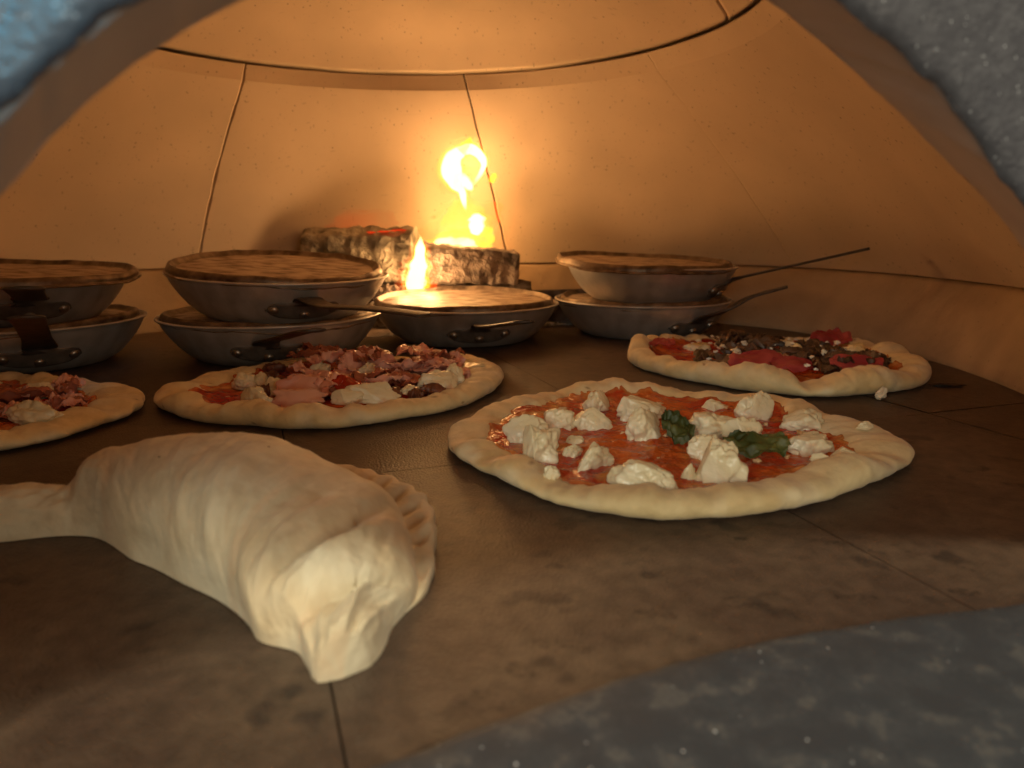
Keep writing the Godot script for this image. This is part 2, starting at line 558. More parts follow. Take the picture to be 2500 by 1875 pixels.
func build_oven() -> void:
	var shell := thing("oven_dome", "pale refractory dome of the oven with dark panel joints and a domed cap", "oven dome", Vector3.ZERO, "", "structure")
	# panels of the dome wall
	var cuts := [-136.5, -88.5, -44.0, 2.0, 46.0, 92.0, 136.0, 178.0, 223.5]
	for k in cuts.size() - 1:
		var a0 := deg_to_rad(cuts[k])
		var a1 := deg_to_rad(cuts[k + 1])
		var nu := 40
		var nv := 44
		var step := -0.0008 if k == 2 else 0.0
		var g0 := 0.0001 if k == 2 else 0.0010
		var g1 := 0.0001 if k == 1 else 0.0010
		var face := func(i, j):
			var u := edge_loop(i, nu)
			var v := edge_loop(j, nv)
			var t := v * 0.995
			if j >= nv - 9: t = lerpf(0.922, 0.9995, clampf((j - (nv - 9)) / 8.0, 0, 1))
			elif j == nv - 10: t = 0.918
			elif j > 2: t = lerpf(0.005, 0.918, float(j - 2) / (nv - 12))
			var wob0 := nr.get_noise_2d(t * 14.0, k * 9.0) * 0.0016
			var wob1 := nr.get_noise_2d(t * 14.0, (k + 1) * 9.0) * 0.0016
			var phi := lerpf(a0 + (g0 + wob0) / 0.5, a1 - (g1 - wob1) / 0.5, u)
			var off := step + nz.get_noise_2d(phi * 9.0, t * 6.0) * 0.0010
			if t > 0.92: off += 0.0008 + 0.0105 * clampf((t - 0.922) / 0.073, 0, 1)
			var tight: bool = (k == 2 and i <= 1) or (k == 1 and i >= nu - 1)
			if (i == 0 or i == nu) and tight: off += 0.004
			elif i == 0 or i == nu or j == 0 or j == nv: off += 0.014
			return clamp_wall(wall_point(phi, t, off))
		obj("wall_panel", grid(nu, nv, face, false, false, null, null, behind_wall), M.dome_refractory, shell)
	# the cap in two halves
	for k in 2:
		var a0 := deg_to_rad(-19.6 + 180.0 * k)
		var nu := 60
		var nv := 22
		var face := func(i, j):
			var u := edge_loop(i, nu)
			var v: float = 0.0 if j <= 1 else (0.006 if j == 2 else float(j - 2) / (nv - 2))
			var kk := 1.0 - v
			var phi := a0 + PI * u
			var off := nz.get_noise_2d(cos(phi) * kk * 6.0, sin(phi) * kk * 6.0) * 0.001
			if i == 0 or i == nu: off += 0.012
			if j == 0: off += 0.014
			var q := cap_point(phi, kk * 1.026, off)
			var across := Vector3(sin(a0), 0, -cos(a0)) * (0.0014 + nr.get_noise_1d(kk * 9.0) * 0.0008)
			return clamp_wall(q - across if k == 0 else q - across)
		obj("cap_panel", grid(nu, nv, face, false, false, null, null, behind_wall), M.dome_refractory, shell)
	# the course of blocks round the floor
	var bcuts := [-112.0, 7.0, 128.0, 248.0]
	for k in 3:
		var a0 := deg_to_rad(bcuts[k])
		var a1 := deg_to_rad(bcuts[k + 1])
		var nu := 110
		var nv := 20
		var face := func(i, j):
			var u: float = clampf(float(i - 1) / (nu - 2), 0, 1)
			var v: float = clampf(float(j - 1) / (nv - 2), 0, 1)
			var phi := lerpf(a0 + 0.0035, a1 - 0.0035, u)
			var q := floor_edge(phi).lerp(base_top(phi), v)
			var mid := Vector2(-0.06, -0.75)
			var off := nr.get_noise_2d(phi * 7.0, v * 2.0) * 0.0006
			var e := minf(u * (a1 - a0) * 0.5, (1 - u) * (a1 - a0) * 0.5)
			off += 0.008 * exp(-e / 0.006)
			off += 0.0025 * exp(-(1.0 - v) * HB / 0.003) + 0.007 * exp(-v * HB / 0.004)
			if i == 0 or i == nu or j == nv: off += 0.02
			q += (q - mid).normalized() * off
			return clamp_wall(Vector3(q.x, -0.004 + (HB + 0.003) * v, q.y))
		obj("base_block", grid(nu, nv, face, false, false, null, null, behind_wall), M.base_refractory, shell)
	# masonry behind the joints
	var back := grid(96, 26, func(i, j):
		var phi: float = TAU * i / 96
		if j <= 16:
			var q := wall_point(phi, j / 16.0, 0.016 + 0.02)
			if j == 0: q = Vector3(q.x, -0.03, q.z)
			return clamp_wall(q)
		return clamp_wall(cap_point(phi, 1.10 * (1.0 - (j - 17) / 9.0), 0.022)), true, false, null, null, behind_wall)
	obj("backing_masonry", back, M.dark_joint, shell)

	# floor of slabs
	var fl := thing("oven_floor", "dark scorched stone floor of the oven laid in large slabs", "oven floor", Vector3.ZERO, "", "structure")
	var poly := PackedVector2Array()
	for k in 160:
		var q := floor_edge(TAU * k / 160)
		poly.append(q + (q - Vector2(-0.06, -0.75)).normalized() * 0.012)
	var front := PackedVector2Array([Vector2(-2, -0.207 + 0.74), Vector2(2, -0.207 - 0.74), Vector2(2, -3), Vector2(-2, -3)])
	var ax := Vector2(0.3313, -0.9435)           # along the long seams, into the oven
	ax = Vector2(-0.3313, -0.9435)
	var ay := Vector2(0.9435, -0.3313)
	var o := Vector2(-0.178, -0.561)
	var cutp := Geometry2D.intersect_polygons(poly, front)
	for iu in range(-3, 4):
		for iv in range(-3, 4):
			var u0 := iu * 0.262
			var v0 := -0.23 + iv * 0.297 + 0.11
			var g := 0.00012
			var cell := PackedVector2Array()
			for c in [[u0 + g, v0 + g], [u0 + 0.262 - g, v0 + g], [u0 + 0.262 - g, v0 + 0.297 - g], [u0 + g, v0 + 0.297 - g]]:
				cell.append(o + ay * c[0] + ax * c[1])
			for part in cutp:
				for piece in Geometry2D.intersect_polygons(cell, part):
					if piece.size() < 3: continue
					var m := slab_mesh(piece, 0.03, nz.get_noise_2d(iu * 31.0, iv * 17.0) * 0.0006)
					if m: obj("floor_slab", m, M.oven_floor_stone, fl)
	obj("bedding", slab_mesh(cutp[0], 0.02, -0.0022), M.bedding_sand, fl)

	# the front of the oven: granite face, plaster collar, ledge
	var arch := [Vector2(-0.275, 0.0), Vector2(-0.258, 0.05), Vector2(-0.222, 0.098), Vector2(-0.172, 0.142), Vector2(-0.118, 0.185), Vector2(-0.107, 0.195), Vector2(-0.092, 0.208), Vector2(-0.055, 0.229), Vector2(-0.01, 0.245), Vector2(0.04, 0.249), Vector2(0.08, 0.241), Vector2(0.113, 0.2275), Vector2(0.139, 0.2145), Vector2(0.162, 0.201), Vector2(0.187, 0.181), Vector2(0.198, 0.172), Vector2(0.236, 0.140), Vector2(0.270, 0.10), Vector2(0.290, 0.05), Vector2(0.296, 0.0)]
	var inner := [Vector2(-0.270, 0.0), Vector2(-0.252, 0.05), Vector2(-0.216, 0.090), Vector2(-0.172, 0.130), Vector2(-0.131, 0.167), Vector2(-0.116, 0.184), Vector2(-0.092, 0.205), Vector2(-0.066, 0.2215), Vector2(-0.02, 0.245), Vector2(0.03, 0.256), Vector2(0.075, 0.2525), Vector2(0.116, 0.2385), Vector2(0.133, 0.2305), Vector2(0.150, 0.222), Vector2(0.181, 0.2045), Vector2(0.211, 0.186), Vector2(0.240, 0.168), Vector2(0.264, 0.149), Vector2(0.306, 0.108), Vector2(0.322, 0.0)]
	var ao := smooth_profile(arch, 10)
	var ai := smooth_profile(inner, 10)
	var n := ao.size() - 1
	var fw := thing("oven_front", "rough grey granite face round the oven mouth", "oven front", Vector3.ZERO, "", "structure")
	var rect := func(p: Vector2, big: float) -> Vector2:
		var d := (p - Vector2(0.04, 0.0)).normalized()
		return Vector2(0.04, 0.0) + d * big
	var face := grid(n, 60, func(i, j):
		var p: Vector2 = ao[i]
		var f := pow(j / 60.0, 1.8)
		var q := p.lerp(rect.call(p, 1.1), f)
		var lip := 0.006 * exp(-j / 2.0)
		q += Vector2(nz.get_noise_2d(p.x * 70, p.y * 70), nz.get_noise_2d(p.x * 70 + 50, p.y * 70)) * 0.0022 * exp(-j / 3.0)
		var rough := nr.get_noise_2d(q.x * 90, q.y * 90) * 0.0004
		return wp(q.x, q.y - 0.001, 0.005 * exp(-j / 2.0) - rough), false, false)
	obj("granite_face", face, M.granite, fw)
	var rear := grid(n, 6, func(i, j):
		var p: Vector2 = ai[i]
		return wp(p.lerp(rect.call(p, 1.1), j / 6.0).x, p.lerp(rect.call(p, 1.1), j / 6.0).y, DEEP + 0.001), false, true)
	obj("inner_face", rear, M.collar_plaster, fw)
	var collar := grid(n, 14, func(i, j):
		var f: float = j / 14.0
		var p: Vector2 = ao[i]
		var q: Vector2 = p.lerp(ai[i], f)
		var c := Vector2(0.04, 0.03)
		q += (q - c).normalized() * (nz.get_noise_2d(p.x * 60 + f, p.y * 60) * 0.0007 + nr.get_noise_2d(p.x * 150, p.y * 150) * 0.0008)
		if j == 0: q += (q - c).normalized() * 0.004
		return wp(q.x, q.y, 0.003 + (DEEP - 0.002) * f), false, true)
	obj("plaster_collar", collar, M.collar_plaster, fw)
	var lp := [Vector2(-0.42, -0.066), Vector2(-0.30, -0.108), Vector2(-0.20, -0.140), Vector2(-0.12, -0.166), Vector2(-0.04, -0.196), Vector2(-0.016, -0.210), Vector2(0.015, -0.227), Vector2(0.050, -0.245), Vector2(0.078, -0.2565), Vector2(0.108, -0.267), Vector2(0.140, -0.276), Vector2(0.172, -0.284), Vector2(0.219, -0.294), Vector2(0.30, -0.328), Vector2(0.42, -0.374), Vector2(0.70, -0.478)]
	var le := smooth_profile(lp, 10)
	var ledge := grid(le.size() - 1, 40, func(i, j):
		var p: Vector2 = le[i]
		var away := Vector2(0.35, 0.94)
		if j == 0: return Vector3(p.x, -0.03, p.y)
		var f := pow((j - 1) / 39.0, 1.5)
		var q := p + away * (f * 0.6 + nz.get_noise_2d(p.x * 160, 3.0) * 0.0010 * exp(-j / 3.0))
		return Vector3(q.x, 0.0035 - 0.003 * exp(-(j - 1) / 1.2) + nr.get_noise_2d(q.x * 60, q.y * 60) * 0.0009, q.y), false, true)
	tag(obj("stone_ledge", ledge, M.ledge_granite), "grey speckled stone ledge in front of the oven mouth", "ledge", "", "structure")


func slab_mesh(piece: PackedVector2Array, thick: float, lift: float) -> ArrayMesh:
	var tri := Geometry2D.triangulate_polygon(piece)
	if tri.is_empty(): return null
	var st := SurfaceTool.new()
	st.begin(Mesh.PRIMITIVE_TRIANGLES)
	var uv := func(p: Vector2) -> Vector2: return (p - Vector2(FLOOR_X, FLOOR_Z)) / FLOOR_SPAN
	# a chamfer of 1 mm round the top
	var ins := Geometry2D.offset_polygon(piece, -0.0003)
	var top := ins[0] if ins.size() == 1 else piece
	tri = Geometry2D.triangulate_polygon(top)
	for k in range(0, tri.size(), 3):
		var q := [top[tri[k]], top[tri[k + 1]], top[tri[k + 2]]]
		var up: bool = (q[1] - q[0]).cross(q[2] - q[0]) > 0
		for e in ([0, 1, 2] if up else [0, 2, 1]):
			st.set_normal(Vector3.UP)
			st.set_uv(uv.call(q[e]))
			st.add_vertex(Vector3(q[e].x, lift, q[e].y))
	var cw := Geometry2D.is_polygon_clockwise(piece)
	for k in piece.size():
		var a := piece[k]
		var b := piece[(k + 1) % piece.size()]
		var d := (b - a).normalized()
		var nn := Vector2(d.y, -d.x) * (-1.0 if cw else 1.0)
		var ia := a - nn * 0.0003
		var ib := b - nn * 0.0003
		for row in [[Vector3(ia.x, lift, ia.y), Vector3(ib.x, lift, ib.y), Vector3(a.x, lift - 0.001, a.y), Vector3(b.x, lift - 0.001, b.y), Vector3(nn.x, 1, nn.y).normalized()], [Vector3(a.x, lift - 0.001, a.y), Vector3(b.x, lift - 0.001, b.y), Vector3(a.x, lift - thick, a.y), Vector3(b.x, lift - thick, b.y), Vector3(nn.x, 0, nn.y)]]:
			for e in ([0, 1, 2, 1, 3, 2] if not cw else [0, 2, 1, 1, 2, 3]):
				st.set_normal(row[4])
				st.set_uv(uv.call(Vector2(row[e].x, row[e].z)))
				st.add_vertex(row[e])
	return st.commit()


# ---------------------------------------------------------------- pans and lids
func pan_radius_at(y: float, R: float) -> float:
	var prof := [Vector2(0.66, 0.0), Vector2(0.70, 0.003), Vector2(0.785, 0.011), Vector2(0.875, 0.024), Vector2(0.945, 0.037), Vector2(0.985, 0.047), Vector2(1.0, 0.05)]
	for k in prof.size() - 1:
		if y <= prof[k + 1].y:
			return R * lerpf(prof[k].x, prof[k + 1].x, (y - prof[k].y) / (prof[k + 1].y - prof[k].y))
	return R


func make_pan(at: Vector3, R: float, tilt: Vector3, bracket_deg: float, handle_to: Array, widths: Array, label: String) -> Node3D:
	var root := thing("frying_pan", label, "pan", at, "lidded pans kept warm at the back of the oven")
	root.rotation = tilt
	var prof := smooth_profile([Vector2(0.0001, 0.0004), Vector2(0.5 * R, 0.0002), Vector2(0.64 * R, 0.0), Vector2(0.70 * R, 0.003), Vector2(0.785 * R, 0.011), Vector2(0.875 * R, 0.024), Vector2(0.945 * R, 0.037), Vector2(0.982 * R, 0.0465), Vector2(R + 0.0004, 0.0482), Vector2(R + 0.0012, 0.0498), Vector2(R - 0.0004, 0.0508), Vector2(R - 0.003, 0.0495), Vector2(0.93 * R, 0.037), Vector2(0.86 * R, 0.025), Vector2(0.77 * R, 0.013), Vector2(0.66 * R, 0.004), Vector2(0.3 * R, 0.0032), Vector2(0.0001, 0.0032)], 5)
	obj("bowl", lathe(prof, 96, func(q: Vector3, a: float): return q * Vector3(1.0 + 0.006 * sin(a * 2.0 + R * 900), 1, 1.0 + 0.006 * sin(a * 2.0 + R * 900)), true), M.pan_metal, root)
	# bracket: a plate with rounded lobes riveted to the side
	var inv := root.transform.affine_inverse()
	var b := deg_to_rad(bracket_deg)
	var onside := func(u: float, y: float, off: float) -> Vector3:
		var r := pan_radius_at(y, R) + off
		var a := b + u / R
		return Vector3(sin(a) * r, y, cos(a) * r)
	var half := 0.050
	var plate := grid(40, 12, func(i, j):
		var u: float = (i / 40.0 * 2.0 - 1.0)
		var lo: float = 0.0135 - 0.0055 * (1.0 - u * u) + 0.010 * pow(absf(u), 8.0)
		var lobe: float = 0.0270 + 0.0075 * exp(-pow(u / 0.30, 2.0)) + 0.0015 * exp(-pow((absf(u) - 0.72) / 0.2, 2.0)) - 0.012 * pow(absf(u), 10.0)
		var v: float = clampf((j - 1) / 10.0, 0, 1)
		var off := 0.0022
		if j == 0 or j == 12 or i == 0 or i == 40: off = -0.001
		return onside.call(u * half, lerpf(lo, lobe, v), off), false, false)
	var pl := obj("handle_bracket", plate, M.bracket_iron, root)
	for rv in [[-0.038, 0.0200], [0.0, 0.0140], [0.038, 0.0200]]:
		var dome := lathe(smooth_profile([Vector2(0.0056, -0.001), Vector2(0.0054, 0.0010), Vector2(0.0042, 0.0028), Vector2(0.0020, 0.0036), Vector2(0.0001, 0.0037)], 3), 18, null, true)
		var rr := obj("rivet", dome, M.rivet_metal, pl)
		var p: Vector3 = onside.call(rv[0], rv[1], 0.0022)
		var p2: Vector3 = onside.call(rv[0], rv[1] + 0.004, 0.0022)
		var p3: Vector3 = onside.call(rv[0] + 0.004, rv[1], 0.0022)
		var y := (p2 - p).cross(p3 - p).normalized()
		if y.dot(Vector3(p.x, 0, p.z)) < 0: y = -y
		var xx := (p2 - p).normalized()
		rr.transform = Transform3D(Basis(xx, y, xx.cross(y)), p)
	# handle
	var pts := [onside.call(0.0, 0.0255, 0.001), onside.call(0.0, 0.034, 0.006)]
	for w in handle_to:
		pts.append(inv * (w as Vector3))
	obj("handle", strap(pts, widths, 0.0036), M.handle_iron, root)
	return root


func make_lid(at: Vector3, R: float, tilt: Vector3, seed_: int, label: String) -> Node3D:
	var root := thing("pan_lid", label, "pan lid", at, "tarnished lids on the pans")
	root.rotation = tilt
	var warp := func(q: Vector3, a: float) -> Vector3:
		var e := pow(q.length() / R, 4.0)
		return q + Vector3(0, (sin(a * 2.0 + seed_) * 0.0014 + sin(a * 3.0 + seed_ * 2.3) * 0.0009 + nz.get_noise_2d(cos(a) * 4.0 + seed_ * 7.0, sin(a) * 4.0) * 0.0022) * e, 0) + Vector3(cos(a), 0, sin(a)) * nz.get_noise_2d(cos(a) * 3.0 + seed_ * 3.0, sin(a) * 3.0) * 0.0022 * e
	var disc := []
	for k in 26:
		disc.append(Vector2(maxf(0.0001, 0.905 * R * k / 25.0), 0.0012 * sin(k * 0.33 + seed_) * (1.0 - k / 25.0)))
	obj("disc", lathe(disc, 96, warp, true), M.lid_patina, root)
	var rim := smooth_profile([Vector2(0.903 * R, -0.0002), Vector2(0.925 * R, 0.0012), Vector2(0.944 * R, 0.0040), Vector2(0.959 * R, 0.0058), Vector2(0.976 * R, 0.0050), Vector2(0.992 * R, 0.0018), Vector2(0.997 * R, -0.0022), Vector2(1.014 * R, -0.0030), Vector2(1.016 * R, -0.0046), Vector2(0.985 * R, -0.0052), Vector2(0.93 * R, -0.0030)], 4)
	obj("rim", lathe(rim, 120, warp, true), M.lid_rim_metal, root)
	return root


# ---------------------------------------------------------------- dough, sauce, toppings
func cubic_around(R: Array, a: float) -> float:
	var n := R.size()
	var f := fposmod(a / TAU, 1.0) * n
	var k := int(f)
	return cubic_interpolate(R[k % n], R[(k + 1) % n], R[(k + n - 1) % n], R[(k + 2) % n], f - k)


func lobes(list: Array, a: float) -> float:
	var s := 0.0
	for b in list:
		var d := wrapf(a - deg_to_rad(b[0]), -PI, PI)
		s += b[2] * exp(-pow(d / deg_to_rad(b[1]), 2.0))
	return s


func crust_in(a: float, r: float, seed_: int) -> float:
	var p := Vector2(cos(a), sin(a)) * r
	return 0.0062 + nz.get_noise_2d(p.x * 40 + seed_ * 13.0, p.y * 40) * 0.0016


func make_pizza(called: String, label: String, c: Vector2, R: Array, rim_w: float, rim_h: float, bumps: Array, widen: Array, sauce_k: float, seed_: int) -> Node3D:
	var root := thing(called, label, "pizza", Vector3(c.x, 0.0004, c.y), "raw topped pizzas on the oven floor")
	var NT := 300
	var NP := 18
	var NI := 18
	var spec := func(a: float) -> Array:
		var r := cubic_around(R, a) + nr.get_noise_2d(cos(a) * 9.0 + seed_ * 5.0, sin(a) * 9.0) * 0.0022
		var w := rim_w * (1.0 + 0.42 * nz.get_noise_2d(cos(a) * 4.0 + seed_ * 3.0, sin(a) * 4.0)) + lobes(widen, a)
		var h := rim_h * (1.0 + 0.50 * nz.get_noise_2d(cos(a) * 6.0 + seed_ * 11.0, sin(a) * 6.0)) + lobes(bumps, a)
		return [r, w, h]
	var specs := []
	for i in NT:
		specs.append(spec.call(TAU * i / NT))
	var crust_y := func(a: float, r: float) -> float:
		var s: Array = specs[int(fposmod(a / TAU, 1.0) * NT) % NT]
		var edge: float = s[0] - s[1]
		var yin := crust_in(a, r, seed_)
		var hw: float = s[1] * 0.5
		var r0: float = s[0] - hw - hw * pow(absf(cos(deg_to_rad(155.0))), 0.82)
		var y0: float = s[2] * 0.5 * (1.0 + sin(deg_to_rad(155.0)))
		if r <= r0: return yin + (y0 - yin) * exp(-(r0 - r) / 0.0055)
		var cc := pow(clampf((s[0] - hw - r) / hw, 0.0, 1.0), 1.0 / 0.82)
		return s[2] * 0.5 * (1.0 + sqrt(maxf(0.0, 1.0 - cc * cc)))
	var pos := func(i, j):
		var a: float = TAU * i / NT
		var s: Array = specs[i]
		var r: float
		var y: float
		if j <= NP:
			var ph := deg_to_rad(-90.0 + 245.0 * j / NP)
			var hw: float = s[1] * 0.5
			var k := signf(cos(ph)) * pow(absf(cos(ph)), 0.82)
			r = s[0] - hw + hw * k
			y = s[2] * 0.5 * (1.0 + sin(ph))
			if j > NP - 6: y = maxf(y, 0.0)
		else:
			var hw: float = s[1] * 0.5
			var r0: float = s[0] - hw - hw * pow(absf(cos(deg_to_rad(155.0))), 0.82)
			var y0: float = s[2] * 0.5 * (1.0 + sin(deg_to_rad(155.0)))
			var f := float(j - NP) / NI
			r = r0 * (1.0 - pow(f, 1.25))
			var yin := crust_in(a, r, seed_)
			y = yin + (y0 - yin) * exp(-(r0 - r) / 0.0055)
		var p := Vector3(cos(a) * r, y, sin(a) * r)
		var amp: float = clampf(y / 0.006, 0.0, 1.0)
		var d := nr.get_noise_3d(p.x * 45 + seed_ * 9.0, p.y * 60, p.z * 45) * 0.0009 + nr.get_noise_3d(p.x * 130 + 40.0, p.y * 130, p.z * 130 + seed_) * 0.0003
		if j > NP: d *= 0.4
		p.y = maxf(p.y + d * amp, 0.0)
		p += Vector3(cos(a), 0, sin(a)) * d * 0.6
		return p
	var dcol := func(_i, _j, p: Vector3) -> Color:
		var k := nr.get_noise_3d(p.x * 14 + seed_ * 3.0, p.y * 14, p.z * 14)
		var q := Color(0.80, 0.655, 0.375).lerp(Color(0.79, 0.58, 0.28), clampf(0.3 + k * 1.5, 0, 1))
		q = q.lerp(Color(0.83, 0.72, 0.50), clampf(nr.get_noise_3d(p.x * 40, p.y * 40 + 9.0, p.z * 40) * 1.6, 0, 1))
		# flecks of bran and char
		if nr.get_noise_3d(p.x * 260 + seed_ * 17.0, p.y * 260, p.z * 260) > 0.60: q = Color(0.33, 0.20, 0.10)
		return q
	obj("crust", grid(NT, NP + NI, pos, true, true, dcol), M.dough, root)
	# sauce
	var SR := 46
	var spos := func(i, j):
		var a: float = TAU * i / NT
		var s: Array = specs[i]
		var rs: float = (s[0] - s[1]) * sauce_k + nr.get_noise_2d(cos(a) * 9.0 + seed_, sin(a) * 9.0) * 0.005 + nr.get_noise_2d(cos(a) * 30.0 + seed_, sin(a) * 30.0) * 0.002
		rs = minf(rs, s[0] - s[1] * 0.86)
		var f := float(j) / SR
		var r := rs * (1.0 - pow(f, 1.1))
		var y: float = crust_y.call(a, r) + 0.0016 + nr.get_noise_2d(cos(a) * r * 110 + seed_, sin(a) * r * 110) * 0.0022 + nz.get_noise_2d(cos(a) * r * 55, sin(a) * r * 55 + seed_) * 0.0012
		if j == 0: y = crust_y.call(a, r) - 0.002
		elif j == 1: y -= 0.0008
		return Vector3(cos(a) * r, y, sin(a) * r)
	var scol := func(_i, j, p: Vector3) -> Color:
		var k := nr.get_noise_2d(p.x * 26 + seed_ * 7.0, p.z * 26)
		var q := Color(0.50, 0.034, 0.009).lerp(Color(0.68, 0.140, 0.020), clampf(0.3 + k * 1.9, 0, 1))
		q = q.lerp(Color(0.70, 0.32, 0.08), clampf((nr.get_noise_2d(p.x * 45 + 90.0, p.z * 45 + seed_) - 0.18) * 2.4, 0, 0.8))
		if j < 3: q = q.lerp(Color(0.62, 0.30, 0.10), 0.45)
		return q
	obj("sauce", grid(NT, SR, spos, true, true, scol), M.sauce, root)
	tops[root] = crust_y
	return root

var tops := {}


# a torn or cut lump of mozzarella at (x, z) in the world
func cheese(root: Node3D, x: float, z: float, w: float, h: float, d: float, turn: float, seed_: int, called := "mozzarella_chunk", tint := Color(0.80, 0.70, 0.45), lift := 0.0) -> void:
	var r := RandomNumberGenerator.new()
	r.seed = seed_ * 77 + 5
	var cuts := []
	for k in r.randi_range(1, 3):
		var nn := Vector3(r.randf_range(-1, 1), r.randf_range(-0.1, 0.9), r.randf_range(-1, 1)).normalized()
		cuts.append([nn, r.randf_range(0.58, 0.82)])
	cuts.append([Vector3(0, -1, 0), 0.55])
	var lx := x - root.position.x
	var lz := z - root.position.z
	var base: float = tops[root].call(atan2(lz, lx), Vector2(lx, lz).length())
	var size := Vector3(w * 0.5, h * 0.62, d * 0.5)
	var m := lump(4, func(q: Vector3):
		var s := 1.0 + nr.get_noise_3d(q.x * 1.7 + seed_ * 3.1, q.y * 1.7, q.z * 1.7) * 0.5
		var p := q * s
		for ct in cuts:
			var e: float = p.dot(ct[0]) - ct[1]
			if e > 0: p -= (ct[0] as Vector3) * e * 0.80
		p += q * (nr.get_noise_3d(q.x * 5.0 + seed_, q.y * 5.0, q.z * 5.0) * 0.045 + nr.get_noise_3d(q.x * 13.0, q.y * 13.0 + seed_, q.z * 13.0) * 0.007)
		return (p * size).rotated(Vector3.UP, turn), func(p: Vector3, n: Vector3) -> Color:
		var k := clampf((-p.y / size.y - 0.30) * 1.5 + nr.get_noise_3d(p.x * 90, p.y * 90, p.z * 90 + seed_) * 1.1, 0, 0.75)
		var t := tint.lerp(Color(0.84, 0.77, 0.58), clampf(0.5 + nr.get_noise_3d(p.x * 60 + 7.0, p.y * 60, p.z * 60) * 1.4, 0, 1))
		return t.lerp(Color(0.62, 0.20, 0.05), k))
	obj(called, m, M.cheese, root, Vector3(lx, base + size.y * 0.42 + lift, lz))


# a thin ruffled slice
func slice(root: Node3D, x: float, z: float, w: float, d: float, thick: float, fold: float, lift: float, turn: float, tilt: float, seed_: int, called: String, c0: Color, c1: Color, mt := "topping", jag := 0.22, lvl := 3) -> void:
	var lx := x - root.position.x
	var lz := z - root.position.z
	var base: float = tops[root].call(atan2(lz, lx), Vector2(lx, lz).length())
	var m := lump(lvl, func(q: Vector3):
		var a := atan2(q.z, q.x)
		var s := 1.0 + nr.get_noise_2d(cos(a) * 2.6 + seed_ * 5.7, sin(a) * 2.6) * jag * 2.0 + nr.get_noise_2d(cos(a) * 8.0 + seed_, sin(a) * 8.0) * jag
		var flat := pow(Vector2(q.x, q.z).length(), 0.55) / maxf(Vector2(q.x, q.z).length(), 0.001)
		var p := Vector3(q.x * flat * s * w * 0.5, q.y * thick * 0.5, q.z * flat * s * d * 0.5)
		var f := nz.get_noise_2d(p.x / w * 3.2 + seed_ * 9.0, p.z / d * 3.2) * fold + nr.get_noise_2d(p.x / w * 7.0 + seed_, p.z / d * 7.0) * fold * 0.28
		p.y += f
		return p.rotated(Vector3.RIGHT, tilt).rotated(Vector3.UP, turn), func(p: Vector3, _n: Vector3) -> Color:
		return c0.lerp(c1, clampf(0.5 + nr.get_noise_3d(p.x * 75 + seed_ * 3.0, p.y * 75, p.z * 75) * 1.9, 0, 1)))
	obj(called, m, M[mt], root, Vector3(lx, base + lift, lz))


func crumbs(root: Node3D, called: String, spots: Array, mt: String, c0: Color, c1: Color) -> void:
	var st: Array = ["x"]
	for s in spots:
		var lx: float = s[0] - root.position.x
		var lz: float = s[1] - root.position.z
		var base: float = tops[root].call(atan2(lz, lx), Vector2(lx, lz).length())
		var sd: float = s[0] * 900.0 + s[1] * 700.0
		lump(1, func(q: Vector3):
			return q * s[2] * (1.0 + nr.get_noise_3d(q.x * 2.0 + sd, q.y * 2.0, q.z * 2.0) * 1.5) * Vector3(1.2, 0.75, 1.0) + Vector3(lx, base + s[3], lz), func(p: Vector3, _n: Vector3) -> Color:
			return c0.lerp(c1, clampf(0.5 + nr.get_noise_3d(sd, p.y * 90, p.x * 90) * 1.5, 0, 1)), st)
	var o := obj(called, joined(st), M[mt], root)
	o.set_meta("kind", "stuff")


